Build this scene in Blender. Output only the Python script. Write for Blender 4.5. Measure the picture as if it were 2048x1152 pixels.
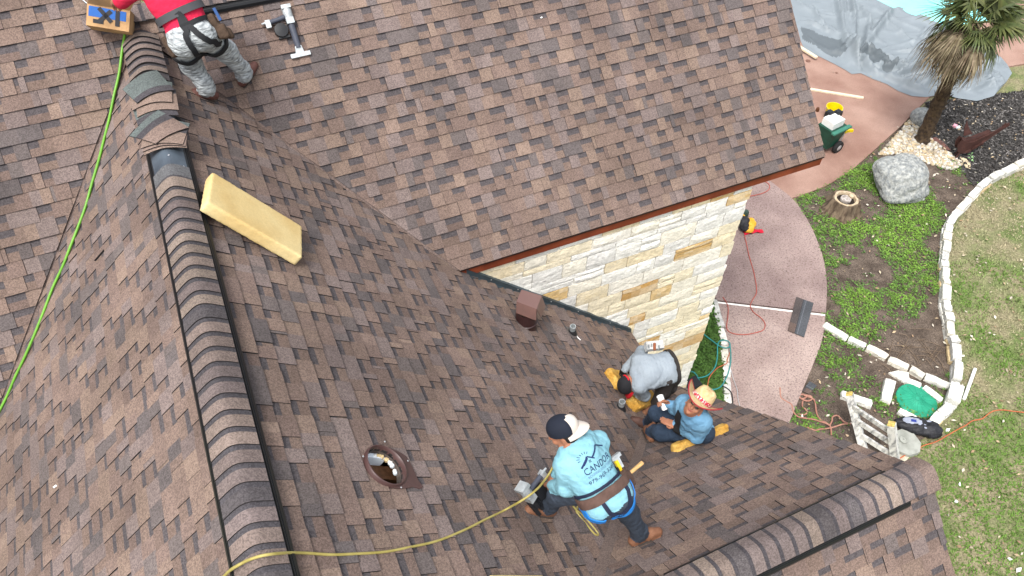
import bpy, math, random
import numpy as np
from mathutils import Vector, Matrix, noise as mnoise
from mathutils.bvhtree import BVHTree

random.seed(7); RNG = np.random.default_rng(7)
for o in list(bpy.data.objects): bpy.data.objects.remove(o)
scene = bpy.context.scene
COL = scene.collection

# ------------------------------------------------------------------ camera, sky, sun, exposure
CAM = np.array([0.0, 0.0, 12.12]); FPX = 1516.6
PIT, ROLL, YAW = 0.8526, 0.0201, 0.4336
_cy, _sy, _cp, _sp = math.cos(YAW), math.sin(YAW), math.cos(PIT), math.sin(PIT)
FWD = np.array([_sy*_cp, _cy*_cp, -_sp]); _r0 = np.array([_cy, -_sy, 0.0]); _u0 = np.cross(_r0, FWD)
RIGHT = math.cos(ROLL)*_r0 + math.sin(ROLL)*_u0
UP = -math.sin(ROLL)*_r0 + math.cos(ROLL)*_u0
cd = bpy.data.cameras.new('camera'); cam = bpy.data.objects.new('camera', cd); COL.objects.link(cam)
cd.sensor_width = 36.0; cd.lens = FPX/2048*36.0; cd.clip_start = 0.05; cd.clip_end = 500
M = Matrix.Identity(4)
for i in range(3):
    M[i][0] = RIGHT[i]; M[i][1] = UP[i]; M[i][2] = -FWD[i]; M[i][3] = CAM[i]
cam.matrix_world = M
scene.camera = cam

SUN_EL, SUN_AZ = math.radians(63), math.radians(230)      # azimuth measured clockwise from +y
world = bpy.data.worlds.new('World'); scene.world = world; world.use_nodes = True
wn = world.node_tree; wn.nodes.clear()
sky = wn.nodes.new('ShaderNodeTexSky'); sky.sky_type = 'NISHITA'; sky.sun_disc = False
sky.sun_elevation = SUN_EL; sky.sun_rotation = SUN_AZ; sky.dust_density = 4.0; sky.air_density = 1.2
hs = wn.nodes.new('ShaderNodeHueSaturation'); hs.inputs['Saturation'].default_value = 0.30
bg = wn.nodes.new('ShaderNodeBackground'); bg.inputs['Strength'].default_value = 0.15
wo = wn.nodes.new('ShaderNodeOutputWorld')
wn.links.new(sky.outputs[0], hs.inputs['Color']); wn.links.new(hs.outputs[0], bg.inputs['Color']); wn.links.new(bg.outputs[0], wo.inputs['Surface'])
sl = bpy.data.lights.new('sun', 'SUN'); sl.energy = 1.4; sl.angle = math.radians(18); sl.color = (1.0, 0.97, 0.92)
so = bpy.data.objects.new('sun', sl); COL.objects.link(so)
_sd = Vector((math.sin(SUN_AZ)*math.cos(SUN_EL), math.cos(SUN_AZ)*math.cos(SUN_EL), math.sin(SUN_EL)))
so.rotation_euler = _sd.to_track_quat('Z', 'Y').to_euler(); so.location = (0, -5, 20)
vs = scene.view_settings
vs.view_transform = 'Standard'; vs.look = 'None'; vs.gamma = 1.0; vs.use_curve_mapping = False
vs.exposure = 1.15
scene.cycles.max_bounces = 6; scene.cycles.diffuse_bounces = 3

# ------------------------------------------------------------------ points on the real surfaces
PL = {'A': ((-.996, 0, 1), 8.21+.996*.53), 'B': ((.9483, 0, 1), 8.21-.9483*.53), 'C': ((0, -1.0446, 1), 6.031-1.0446*5.285),
      'D': ((0, .9543, 1), 6.729+.9543*1.24), 'E': ((0, -1.0267, 1), 6.729-1.0267*1.24), 'W': ((0, 1, 0), 5.325)}
def ray(x, y): return FWD + (x-1024)/FPX*RIGHT - (y-576)/FPX*UP
def tpl(pl, x, y, h=0):
    n, d = PL[pl]; n = np.array(n, float); d = d + h*np.linalg.norm(n)*(1 if pl != 'W' else -1)
    q = ray(x, y); return (d - n@CAM)/(n@q)
def on(pl, x, y, h=0): return CAM + ray(x, y)*tpl(pl, x, y, h)
def at(x, y, z=0.0):
    q = ray(x, y); return CAM + q*((z-CAM[2])/q[2])
def roof(x, y, h=0.02):
    t = min(tpl('C', x, y, h), max(tpl('A', x, y, h), tpl('B', x, y, h)))
    if x > 1000: t = min(t, max(tpl('D', x, y, h), tpl('E', x, y, h)))
    return CAM + ray(x, y)*t
def project(p):
    p = np.asarray(p, float) - CAM; z = p@FWD
    return np.stack([1024+FPX*(p@RIGHT)/z, 576-FPX*(p@UP)/z], -1)
def unit(v):
    v = np.asarray(v, float); return v/np.linalg.norm(v)
zA = lambda v: 8.21+.996*(v+.53)
zB = lambda v: 8.21-.9483*(v+.53)
zC = lambda u: 6.031+1.0446*(u-5.285)
zD = lambda u: 6.729-.9543*(u-1.24)

# ------------------------------------------------------------------ objects
class MB:
    def __init__(s): s.v=[]; s.f=[]; s.m=[]; s.c=[]
    def add(s, vs, fs, m=0, c=(1,1,1)):
        b=len(s.v); s.v.extend([tuple(map(float,p)) for p in vs])
        for f in fs:
            s.f.append(tuple(i+b for i in f)); s.m.append(m); s.c.append(tuple(c)[:3])
    def prism(s, pts, off, m=0, c=(1,1,1), ms=None, cs=None):
        """pts: polygon (top), off: vector from the top to the bottom"""
        n=len(pts); off=np.asarray(off,float)
        nrm=np.zeros(3)
        P=[np.asarray(p,float) for p in pts]
        for i in range(n): nrm+=np.cross(P[i],P[(i+1)%n])
        if nrm@off>0: P=P[::-1]
        s.add(P,[tuple(range(n))],m,c)
        Q=[p+off for p in P]
        s.add(P+Q,[(i,i+n,(i+1)%n+n,(i+1)%n) for i in range(n)]+[tuple(range(2*n-1,n-1,-1))], m if ms is None else ms, c if cs is None else cs)
    def box(s, c0, ax, ay, az, m=0, c=(1,1,1)):
        """centre and three half axis vectors"""
        c0,ax,ay,az=[np.asarray(q,float) for q in (c0,ax,ay,az)]
        if np.cross(ax,ay)@az<0: ax=-ax
        V=[c0+i*ax+j*ay+k*az for k in(-1,1) for j in(-1,1) for i in(-1,1)]
        s.add(V,[(0,2,3,1),(4,5,7,6),(0,1,5,4),(2,6,7,3),(0,4,6,2),(1,3,7,5)],m,c)
    def tube(s, pts, r, n=8, m=0, c=(1,1,1), cap=True):
        P=[np.asarray(p,float) for p in pts]; k=len(P); rr=r if hasattr(r,'__len__') else [r]*k
        V=[]; prev=None
        for i in range(k):
            d=unit(P[min(i+1,k-1)]-P[max(i-1,0)])
            if prev is None:
                a=np.array([0,0,1.0]) if abs(d[2])<.9 else np.array([1.0,0,0]); x=unit(np.cross(d,a))
            else: x=unit(prev-d*(prev@d))
            prev=x; y=np.cross(d,x)
            for j in range(n):
                t=2*math.pi*j/n; V.append(P[i]+rr[i]*(math.cos(t)*x+math.sin(t)*y))
        F=[(i*n+j,i*n+(j+1)%n,(i+1)*n+(j+1)%n,(i+1)*n+j) for i in range(k-1) for j in range(n)]
        if cap: F+= [tuple(range(n-1,-1,-1)), tuple(range((k-1)*n,k*n))]
        s.add(V,F,m,c)
    def lathe(s, c0, axis, prof, n=24, m=0, c=(1,1,1), x=None):
        """prof: (radius, height along the axis)"""
        z=unit(axis); a=np.array([0,0,1.0]) if abs(z[2])<.9 else np.array([1.0,0,0])
        x=unit(np.cross(a,z)) if x is None else unit(x); y=np.cross(z,x); c0=np.asarray(c0,float); V=[]
        for r,h in prof:
            for j in range(n):
                t=2*math.pi*j/n; V.append(c0+z*h+r*(math.cos(t)*x+math.sin(t)*y))
        s.add(V,[(i*n+j,i*n+(j+1)%n,(i+1)*n+(j+1)%n,(i+1)*n+j) for i in range(len(prof)-1) for j in range(n)],m,c)
    def build(s, name, mats, parent=None, smooth=False, mesh_only=False):
        me=bpy.data.meshes.new(name)
        if not isinstance(mats,(list,tuple)): mats=[mats]
        org=np.zeros(3)
        if parent is None and s.v and not mesh_only:
            V=np.array(s.v); org=np.array([*(V.min(0)+V.max(0))[:2]/2, V[:,2].min()])
        V=np.array(s.v)-org
        me.from_pydata(V.tolist(),[],s.f)
        for mt in mats: me.materials.append(mt)
        me.polygons.foreach_set('material_index', np.array(s.m,dtype=np.int32))
        if smooth is not False: me.polygons.foreach_set('use_smooth', np.ones(len(s.f),dtype=bool))
        ca=me.color_attributes.new('tint','FLOAT_COLOR','CORNER')
        ln=np.array([len(f) for f in s.f]); cc=np.repeat(np.array(s.c,dtype=np.float32),ln,axis=0)
        ca.data.foreach_set('color', np.concatenate([cc,np.ones((len(cc),1),np.float32)],1).ravel())
        me.update()
        if smooth is not False and smooth is not True:
            try: me.set_sharp_from_angle(angle=math.radians(smooth))
            except Exception: pass
        if mesh_only: return me
        return link(name, me, parent, org)
def link(name, me, parent=None, org=(0,0,0)):
    o=bpy.data.objects.new(name, me); COL.objects.link(o)
    o.location=tuple(org)
    if parent is not None: hang(o,parent)
    return o
WORLD = {}
def hang(o, parent):
    o.parent=parent
    L=WORLD.get(parent.name, np.zeros(3) if parent.parent else np.array(parent.location))
    WORLD[o.name]=np.array(L)                     # children keep world coordinates
    o.matrix_parent_inverse=Matrix.Translation(-Vector(L)) if parent.type=='EMPTY' or parent.parent is None else Matrix.Identity(4)
def tag(o, label, cat, group=None):
    o['label']=label; o['category']=cat
    if group: o['group']=group
    return o
def struct(o, kind='structure'): o['kind']=kind; return o
def thing(name, loc, label, cat, group=None):
    o=bpy.data.objects.new(name,None); COL.objects.link(o); o.location=tuple(map(float,loc)); o.empty_display_size=.2
    return tag(o,label,cat,group)

def smoothpath(pts, n=6):
    P=[np.asarray(p,float) for p in pts]; out=[]
    for i in range(len(P)-1):
        p0=P[max(i-1,0)];p1=P[i];p2=P[i+1];p3=P[min(i+2,len(P)-1)]
        for k in range(n):
            t=k/n; out.append(.5*((2*p1)+(-p0+p2)*t+(2*p0-5*p1+4*p2-p3)*t*t+(-p0+3*p1-3*p2+p3)*t**3))
    out.append(P[-1]); return out

# ------------------------------------------------------------------ materials
MATS={}
def lin(r,g,b): return tuple(((c/255)/12.92 if c/255<=.04045 else ((c/255+.055)/1.055)**2.4) for c in (r,g,b))
KEEP={'limestone','mortar','limestone_block','packets','wrap','print_white','cup_white','pvc_white','scrap_white','joint_white','pool_water','skin','eye_dark'}
def mat(name, col, rough=.75, col2=None, scale=6, var=.25, bump=0.0, bscale=60, tint=False, metal=0.0, spec=.3, grain=0.0, gscale=120, stretch=None, detail=4, thr=(.35,.65), emit=None):
    if name in MATS: return MATS[name]
    kd=1.0 if name in KEEP else .76
    col=tuple(c*kd for c in col); col2=tuple(c*kd for c in col2) if col2 else None
    m=bpy.data.materials.new(name); m.use_nodes=True; MATS[name]=m
    nt=m.node_tree; N=nt.nodes; L=nt.links; p=N['Principled BSDF']
    p.inputs['Roughness'].default_value=rough; p.inputs['Metallic'].default_value=metal
    p.inputs['Specular IOR Level'].default_value=spec
    tc=N.new('ShaderNodeTexCoord'); src=tc.outputs['Object']
    if stretch:
        mp=N.new('ShaderNodeMapping'); mp.inputs['Scale'].default_value=stretch; L.new(src,mp.inputs[0]); src=mp.outputs[0]
    no=N.new('ShaderNodeTexNoise'); no.inputs['Scale'].default_value=scale; no.inputs['Detail'].default_value=detail; L.new(src,no.inputs['Vector'])
    rp=N.new('ShaderNodeValToRGB'); L.new(no.outputs[0],rp.inputs[0])
    c1=tuple(c*(1-var) for c in col); c2=col2 if col2 else tuple(min(1,c*(1+var)) for c in col)
    if col2: c1=col
    rp.color_ramp.elements[0].position=thr[0]; rp.color_ramp.elements[1].position=thr[1]
    rp.color_ramp.elements[0].color=(*c1,1); rp.color_ramp.elements[1].color=(*c2,1)
    out=rp.outputs[0]
    def mul(a,b,fac=1.0):
        x=N.new('ShaderNodeMix'); x.data_type='RGBA'; x.blend_type='MULTIPLY'; x.inputs[0].default_value=fac
        L.new(a,x.inputs[6]); L.new(b,x.inputs[7]); return x.outputs[2]
    if tint:
        at_=N.new('ShaderNodeAttribute'); at_.attribute_name='tint'; out=mul(out,at_.outputs['Color'])
    if grain:
        vo=N.new('ShaderNodeTexVoronoi'); vo.inputs['Scale'].default_value=gscale; L.new(tc.outputs['Object'],vo.inputs['Vector'])
        bw=N.new('ShaderNodeSeparateColor'); L.new(vo.outputs['Color'],bw.inputs[0])
        mr=N.new('ShaderNodeMapRange'); mr.inputs['To Min'].default_value=1-grain; mr.inputs['To Max'].default_value=1+grain; L.new(bw.outputs[0],mr.inputs['Value'])
        out=mul(out,mr.outputs[0])
    L.new(out,p.inputs['Base Color'])
    if bump:
        nb=N.new('ShaderNodeTexNoise'); nb.inputs['Scale'].default_value=bscale; nb.inputs['Detail'].default_value=5; L.new(src,nb.inputs['Vector'])
        b=N.new('ShaderNodeBump'); b.inputs['Strength'].default_value=bump; b.inputs['Distance'].default_value=.02; L.new(nb.outputs[0],b.inputs['Height']); L.new(b.outputs[0],p.inputs['Normal'])
    return m
def flat(name, col, rough=.6, **k): return mat(name, col, rough, var=k.pop('var',.08), **k)

# ------------------------------------------------------------------ implicit solids (one continuous surface)
def surface_nets(D, org, h):
    s=D<0; nx,ny,nz=D.shape
    cnt=np.zeros((nx-1,ny-1,nz-1),np.int8)
    for i in(0,1):
        for j in(0,1):
            for k in(0,1): cnt+=s[i:nx-1+i,j:ny-1+j,k:nz-1+k]
    act=np.argwhere((cnt>0)&(cnt<8)); n=len(act)
    idx=-np.ones(cnt.shape,np.int64); idx[tuple(act.T)]=np.arange(n)
    acc=np.zeros((n,3)); num=np.zeros(n)
    cor=[np.array(c) for c in [(i,j,k) for i in(0,1) for j in(0,1) for k in(0,1)]]
    val=[D[tuple((act+c).T)] for c in cor]
    for a in range(8):
        for b in range(a+1,8):
            if np.abs(cor[a]-cor[b]).sum()!=1: continue
            va,vb=val[a],val[b]; x=(va<0)!=(vb<0)
            t=va[x]/(va[x]-vb[x]); acc[x]+=cor[a]+(cor[b]-cor[a])*t[:,None]; num[x]+=1
    V=(act+acc/num[:,None])*h+org
    F=[]
    for ax in range(3):
        o1,o2=[(1,2),(2,0),(0,1)][ax]
        sl0=[slice(1,-1)]*3; sl1=[slice(1,-1)]*3
        a=s; e=np.zeros(3,int); e[ax]=1
        sa=a[tuple(slice(1,d-1-e[q]) if True else 0 for q,d in enumerate(D.shape))]
        sb=a[tuple(slice(1+e[q],d-1) for q,d in enumerate(D.shape))]
        pos=np.argwhere(sa!=sb)+1
        if len(pos)==0: continue
        u=np.zeros(3,int);u[o1]=1; w=np.zeros(3,int); w[o2]=1
        q=[idx[tuple((pos-u-w).T)],idx[tuple((pos-w).T)],idx[tuple(pos.T)],idx[tuple((pos-u).T)]]
        Q=np.stack(q,1); fl=~s[tuple(pos.T)]
        Q[fl]=Q[fl][:,::-1]; F.append(Q)
    F=np.concatenate(F); F=F[(F>=0).all(1)]
    return V,F
def capsule(a,b,ra,rb=None):
    a=np.asarray(a,float);b=np.asarray(b,float);rb=ra if rb is None else rb
    r=max(ra,rb); lo=np.minimum(a,b)-r; hi=np.maximum(a,b)+r
    def f(P):
        ab=b-a; t=np.clip(((P-a)@ab)/max(ab@ab,1e-9),0,1)
        return np.linalg.norm(P-a-t[...,None]*ab,axis=-1)-(ra+(rb-ra)*t)
    return f,lo,hi
def ellip(c,rad,R=None):
    c=np.asarray(c,float); rad=np.asarray(rad,float); R=np.eye(3) if R is None else np.asarray(R)   # rows of R: local axes
    ext=np.sqrt(((R*rad[:,None])**2).sum(0))
    def f(P):
        q=(P-c)@R.T; k0=np.linalg.norm(q/rad,axis=-1); k1=np.linalg.norm(q/rad**2,axis=-1)
        return k0*(k0-1)/np.maximum(k1,1e-6)
    return f,c-ext,c+ext
def rbox(c,half,r,R=None):
    c=np.asarray(c,float); half=np.asarray(half,float); R=np.eye(3) if R is None else np.asarray(R)
    ext=(np.abs(R)*half[:,None]).sum(0)
    def f(P):
        q=np.abs((P-c)@R.T)-(half-r); return np.linalg.norm(np.maximum(q,0),axis=-1)+np.minimum(q.max(-1),0)-r
    return f,c-ext,c+ext
def sines(P,sc,seed):
    g=np.random.default_rng(seed); o=0
    for i in range(6):
        d=unit(g.normal(size=3)); q=np.sin(P@d*sc*(1+.45*i)+g.uniform(0,6.28)); o=o+(q if i%2 else 1-2.2*np.abs(q)**.7)/(1+.5*i)
    return o/2.6
def solid(prims, h, wob=None):
    """prims: (prim, material index, blend); returns V, F, face materials"""
    lo=np.min([p[0][1] for p in prims],0)-4*h-.02; hi=np.max([p[0][2] for p in prims],0)+4*h+.02
    n=np.ceil((hi-lo)/h).astype(int)+1
    D=np.full(n,9.0,np.float32); B=np.full(n,9.0,np.float32); Lb=np.zeros(n,np.int8)
    for (f,l,u),m,k in prims:
        pad=k+3*h
        i0=np.maximum(np.floor((l-pad-lo)/h).astype(int),0); i1=np.minimum(np.ceil((u+pad-lo)/h).astype(int)+1,n)
        sl=tuple(slice(a,b) for a,b in zip(i0,i1))
        ax=[lo[q]+h*np.arange(i0[q],i1[q]) for q in range(3)]
        P=np.stack(np.meshgrid(*ax,indexing='ij'),-1); d=f(P).astype(np.float32)
        if wob and m in wob:
            am,sc,sd=wob[m]; d=d+am*sines(P,sc,sd)
        o=D[sl]; hh=np.maximum(k-np.abs(o-d),0)/max(k,1e-6); D[sl]=np.minimum(o,d)-hh*hh*k*.25
        b=B[sl]; w=d<b; Lb[sl]=np.where(w,m,Lb[sl]); B[sl]=np.minimum(b,d)
    V,F=surface_nets(D,lo,h)
    cc=V[F].mean(1); ii=np.clip(np.round((cc-lo)/h).astype(int),0,n-1)
    return V,F,Lb[tuple(ii.T)]
def solid_obj(name, prims, h, mats, parent=None, wob=None, hem=None):
    V,F,L=solid(prims,h,wob)
    if hem is not None:
        hp_,hu_,hh_=hem; cc=V[F].mean(1); L=np.where(L==21,np.where((cc-hp_)@hu_+.006*np.sin(cc@np.array([40,55,30]))>hh_,1,2),L)
    me=bpy.data.meshes.new(name); org=np.zeros(3)
    if parent is None: org=np.array([*(V.min(0)+V.max(0))[:2]/2,V[:,2].min()])
    me.from_pydata((V-org).tolist(),[],F.tolist())
    for m in mats: me.materials.append(m)
    me.polygons.foreach_set('material_index',L.astype(np.int32)); me.polygons.foreach_set('use_smooth',np.ones(len(F),bool)); me.update()
    o=link(name,me,parent,org); o['_bvh']=0; BV[o.name]=(V,F); del o['_bvh']
    return o
BV={}
def bvh(o):
    V,F=BV[o.name]; return BVHTree.FromPolygons([Vector(v) for v in V],[tuple(int(i) for i in f) for f in F])

def clip(poly, n, d):
    """keep the part of a 2-D polygon with p.n <= d"""
    out=[]; m=len(poly)
    for i in range(m):
        p,q=poly[i],poly[(i+1)%m]; a=p[0]*n[0]+p[1]*n[1]-d; b=q[0]*n[0]+q[1]*n[1]-d
        if a<=0: out.append(p)
        if (a<0)!=(b<0) and a!=b and (a*b<0):
            t=a/(a-b); out.append((p[0]+(q[0]-p[0])*t,p[1]+(q[1]-p[1])*t))
    return out
def area2(p): return abs(sum(p[i][0]*p[(i+1)%len(p)][1]-p[(i+1)%len(p)][0]*p[i][1] for i in range(len(p))))/2 if len(p)>2 else 0
def inpoly(X,Y,poly):
    r=np.zeros(len(X),bool); n=len(poly)
    for i in range(n):
        x1,y1=poly[i];x2,y2=poly[(i+1)%n]
        c=((y1>Y)!=(y2>Y)); xx=(x2-x1)*(Y-y1)/((y2-y1) if y2!=y1 else 1e-9)+x1; r^=c&(X<xx)
    return r

# ================================================================== SETTING: the ground
def gp(pts, z=0.0): return [at(x,y,z) for x,y in pts]
def sheet(name, pts, thick, m, z):
    b=MB(); b.prism([(p[0],p[1],z) for p in pts],(0,0,-thick),0); return struct(b.build(name,m))
M_lawn=mat('lawn_soil',(.25,.22,.13),.95,col2=(.13,.17,.055),scale=1.3,thr=(.42,.62),bump=.6,bscale=40,grain=.35,gscale=45)
b=MB(); b.add([(-60,-50,0),(90,-50,0),(90,90,0),(-60,90,0)],[(0,1,2,3)]); struct(b.build('lawn',M_lawn))
bed_px=[(1590,395),(1650,375),(1740,310),(1850,210),(1990,190),(2048,200),(2048,330),(1985,360),(1940,398),(1908,450),(1893,520),(1893,590),(1908,680),(1916,760),(1880,840),(1800,930),(1700,950),(1560,900),(1560,840),(1615,750),(1645,650),(1648,560),(1630,480),(1605,430)]
M_soil=mat('soil',(.075,.055,.042),.95,col2=(.15,.115,.09),scale=3,bump=.9,bscale=35,grain=.4,gscale=55)
BED=[p[:2] for p in gp(bed_px)]
sheet('garden_soil',BED,.003,M_soil,.006)
mul_px=[(1850,205),(1900,200),(1990,190),(2060,180),(2070,320),(1985,355),(1945,372),(1905,320),(1870,285),(1855,240)]
M_mulch=mat('mulch_ground',(.03,.026,.024),.95,col2=(.075,.066,.06),scale=14,bump=1,bscale=60,grain=.5,gscale=50)
MUL=[p[:2] for p in gp(mul_px)]
sheet('mulch_bed',MUL,.003,M_mulch,.012)
strip_px=[(1432,600),(1452,700),(1462,830),(1380,830),(1330,800),(1395,640)]
STRIP=[p[:2] for p in gp(strip_px)]
sheet('planting_strip',STRIP,.003,M_soil,.008)
# patio slabs: upper terrace and the rounded lower slab
M_terr=mat('terrace_concrete',lin(142,109,96),.85,col2=lin(168,137,123),scale=.9,bump=.25,bscale=90,grain=.10,gscale=70,detail=8)
def speckled(name,c1,c2):
    m=mat(name,c1,.9,col2=c2,scale=1.2,bump=.5,bscale=70,grain=.14,gscale=60,detail=6)
    nt=m.node_tree; N=nt.nodes; L=nt.links; p=N['Principled BSDF']
    src=p.inputs['Base Color'].links[0].from_socket
    tc=N.new('ShaderNodeTexCoord'); no=N.new('ShaderNodeTexNoise'); no.inputs['Scale'].default_value=26; no.inputs['Detail'].default_value=4; no.inputs['Roughness'].default_value=.75
    L.new(tc.outputs['Object'],no.inputs['Vector'])
    rp=N.new('ShaderNodeValToRGB'); rp.color_ramp.elements[0].position=.53; rp.color_ramp.elements[1].position=.63
    rp.color_ramp.elements[0].color=(1,1,1,1); rp.color_ramp.elements[1].color=(.36,.31,.31,1); L.new(no.outputs[0],rp.inputs[0])
    no2=N.new('ShaderNodeTexNoise'); no2.inputs['Scale'].default_value=.55; no2.inputs['Detail'].default_value=5; L.new(tc.outputs['Object'],no2.inputs['Vector'])
    r2=N.new('ShaderNodeValToRGB'); r2.color_ramp.elements[0].position=.66; r2.color_ramp.elements[1].position=.74
    r2.color_ramp.elements[0].color=(1,1,1,1); r2.color_ramp.elements[1].color=(.34,.32,.32,1); L.new(no2.outputs[0],r2.inputs[0])
    for r in (rp,r2):
        x=N.new('ShaderNodeMix'); x.data_type='RGBA'; x.blend_type='MULTIPLY'; x.inputs[0].default_value=.85
        L.new(src,x.inputs[6]); L.new(r.outputs[0],x.inputs[7]); src=x.outputs[2]
    L.new(src,p.inputs['Base Color']); return m
M_pat=speckled('patio_concrete',lin(140,120,116),lin(164,144,138))
ter_px=[(1470,330),(1560,-60),(1640,-40),(2048,-40),(2048,130),(1990,140),(1858,196),(1800,255),(1745,305),(1700,345),(1652,374),(1600,394),(1578,400),(1550,380),(1508,360)]
sheet('terrace',[p[:2] for p in gp(ter_px)],.07,M_terr,.05)
def arc(pts,n=5): return smoothpath([np.array([*p,0.0]) for p in pts],n)
edge=[(1500,352),(1535,364),(1560,382),(1582,400),(1607,432),(1632,482),(1647,530),(1652,580),(1650,629)]
up_px=[(q[0],q[1]) for q in arc(edge)]+[(1434,604),(1400,560),(1440,400)]
sheet('patio',[p[:2] for p in gp(up_px)],.08,M_pat,.06)
edge2=[(1649.5,632),(1643,680),(1630,718),(1612,762),(1594,806),(1576,850),(1556,900)]
lo_px=[(q[0],q[1]) for q in arc(edge2)]+[(1400,930),(1462,830),(1457,735),(1448,655),(1434,607)]
M_pat2=speckled('patio_concrete_pale',lin(156,135,129),lin(180,160,152))
sheet('patio',[p[:2] for p in gp(lo_px)],.08,M_pat2,.06)
j0,j1=at(1434,604.5,.064),at(1649.5,630,.064); jd=unit(j1-j0); jn=np.cross(jd,[0,0,1])*.020
b=MB(); b.prism([j0+jn,j1+jn,j1-jn,j0-jn],(0,0,-.05)); struct(b.build('joint_strip',flat('joint_white',(.72,.70,.66),.7)))
# pool water behind the tarpaulin
M_water=mat('pool_water',lin(120,214,212),.12,col2=lin(150,230,226),scale=.4,spec=.3,bump=.08,bscale=6)
pool_px=[(1690,-60),(1735,-5),(1790,22),(1860,45),(1905,62),(1985,45),(2030,-20),(2040,-60)]
sheet('pool_water',[p[:2] for p in gp(pool_px)],.01,M_water,.066)

# ================================================================== HOUSE
house=thing('house',(2.0,3.5,0),'stone walled house with steep brown shingle roofs that fills the left','house')
# --- materials
M_shing=mat('asphalt_shingle',(1,1,1),.95,var=.15,scale=1.3,tint=True,grain=.30,gscale=125,bump=.25,bscale=260,spec=.15)
M_edge=mat('shingle_edge',(.022,.019,.019),.95)
M_felt=mat('shingle_underlay',(.10,.08,.07),.95,grain=.2)
M_black=flat('black_plastic',(.012,.013,.015),.45)
M_mort=mat('mortar',lin(236,232,222),.95,bump=.6,bscale=60)
TAN=[(.208,.149,.122),(.197,.140,.115),(.189,.135,.113),(.178,.127,.108),(.222,.160,.128)]
ROSE=[(.190,.148,.136),(.178,.138,.128)]
SLT=[(.112,.095,.093),(.126,.105,.101),(.138,.114,.108)]
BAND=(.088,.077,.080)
RS=random.Random(11)
E_=0.1445
class Slope:
    def __init__(s,o,sd,td,regs,holes=()):
        s.o=np.array(o,float); s.s=unit(sd); s.t=unit(td); s.n=unit(np.cross(s.s,s.t))
        if s.n[2]<0: s.n=-s.n
        s.regs=regs; s.holes=holes
    def pt(s,a,t,h): return s.o+s.s*a+s.t*t+s.n*h
    def cut(s,poly):
        out=[]
        for R in s.regs:
            p=poly
            for n,d in R:
                p=clip(p,n,d)
                if len(p)<3: break
            if len(p)>=3: out.append(p)
        for H in s.holes:
            nx=[]
            for p in out:
                for n,d in H:
                    q=clip(p,(-n[0],-n[1]),-d)
                    if area2(q)>1e-6: nx.append(q)
                    p=clip(p,n,d)
                    if len(p)<3: break
            out=nx
        return [p for p in out if area2(p)>2e-5]
def tabcol():
    r=RS.random()
    c=RS.choice(TAN) if r<.55 else RS.choice(ROSE) if r<.80 else RS.choice(SLT)
    k=RS.uniform(.92,1.08); return tuple(x*k for x in c)
SH=[]   # (visible size, MB)
def lay(S, s0, s1, t0, t1, flip=False, L=1.0, seed=0):
    j=0; t=t0
    while t<t1:
        off=(j*0.1397*1.0+RS.uniform(-.02,.02))%L
        a=s0-off
        while a<s1:
            A0,A1=max(a,s0),min(a+L-.003,s1)
            if A1-A0>.02:
                mb=MB(); tj=t+RS.uniform(-.0015,.0015); top=min(tj+E_+.03,t1)
                hj=RS.uniform(-.0008,.0012); curl=RS.random()<.03
                def hb(tt): return .0155+hj+(.007 if curl else 0)-(.0135)*(tt-tj)/E_
                def put(x0,x1,y0,y1,up,bot,c):
                    for q in S.cut([(x0,y0),(x1,y0),(x1,y1),(x0,y1)]):
                        T=[S.pt(p[0],p[1],hb(p[1])+up) for p in q]; Bm=[S.pt(p[0],p[1],bot if bot<0 else hb(p[1])-.0005) for p in q]
                        n=len(q); ar=0
                        nr=np.zeros(3)
                        for i in range(n): nr+=np.cross(T[i],T[(i+1)%n])
                        if nr@S.n<0: T=T[::-1];Bm=Bm[::-1]
                        mb.add(T,[tuple(range(n))],0,c)
                        mb.add(T+Bm,[(i,i+n,(i+1)%n+n,(i+1)%n) for i in range(n)],1,(1,1,1))
                bc=RS.choice(TAN[:4]); k=RS.uniform(.80,.95); bc=tuple(x*k for x in bc)
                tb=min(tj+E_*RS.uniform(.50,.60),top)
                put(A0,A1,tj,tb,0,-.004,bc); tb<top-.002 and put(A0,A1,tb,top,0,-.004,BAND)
                # laminated tabs of uneven width
                x=A0-RS.uniform(0,.12)
                dark=RS.random()<.12
                while x<A1:
                    w=RS.choice((.11,.13,.15,.17,.20,.24))*RS.uniform(.9,1.1)
                    x0,x1=max(x,A0),min(x+w,A1)
                    if x1-x0>.012:
                        c=tabcol()
                        # a tab may change colour along its width (blended granules)
                        if x1-x0>.17 and RS.random()<.4:
                            xm=x0+(x1-x0)*RS.uniform(.35,.65); put(x0,xm,tj,top,.0072,1,c); put(xm,x1,tj,top,.0072,1,tabcol())
                        else: put(x0,x1,tj,top,.0072,1,c)
                    x+=w+RS.choice((.0,.0,.10,.12,.15,.18))*RS.uniform(.85,1.1)
                if mb.f:
                    V=np.array(mb.v); dcam=(V-CAM)@FWD
                    pp=project(V); vis=(pp[:,0]>-250)&(pp[:,0]<2300)&(pp[:,1]>-250)&(pp[:,1]<1400)
                    if vis.any():
                        inn=((pp[:,0]>0)&(pp[:,0]<2048)&(pp[:,1]>0)&(pp[:,1]<1152)).mean()
                        ext=(np.ptp(np.clip(pp[:,0],0,2048)))*np.ptp(np.clip(pp[:,1],0,1152))
                        SH.append((inn*len(mb.f)**.0*(FPX/dcam.mean())**2*(A1-A0)*abs(S.n@unit(CAM-V.mean(0))),mb))
            a+=L
        t+=E_; j+=1
CPH=math.hypot(1,1.0446); BPH=math.hypot(1,.9483); APH=math.hypot(1,.996); DPH=math.hypot(1,.9543); EPH=math.hypot(1,1.0267)
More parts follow.
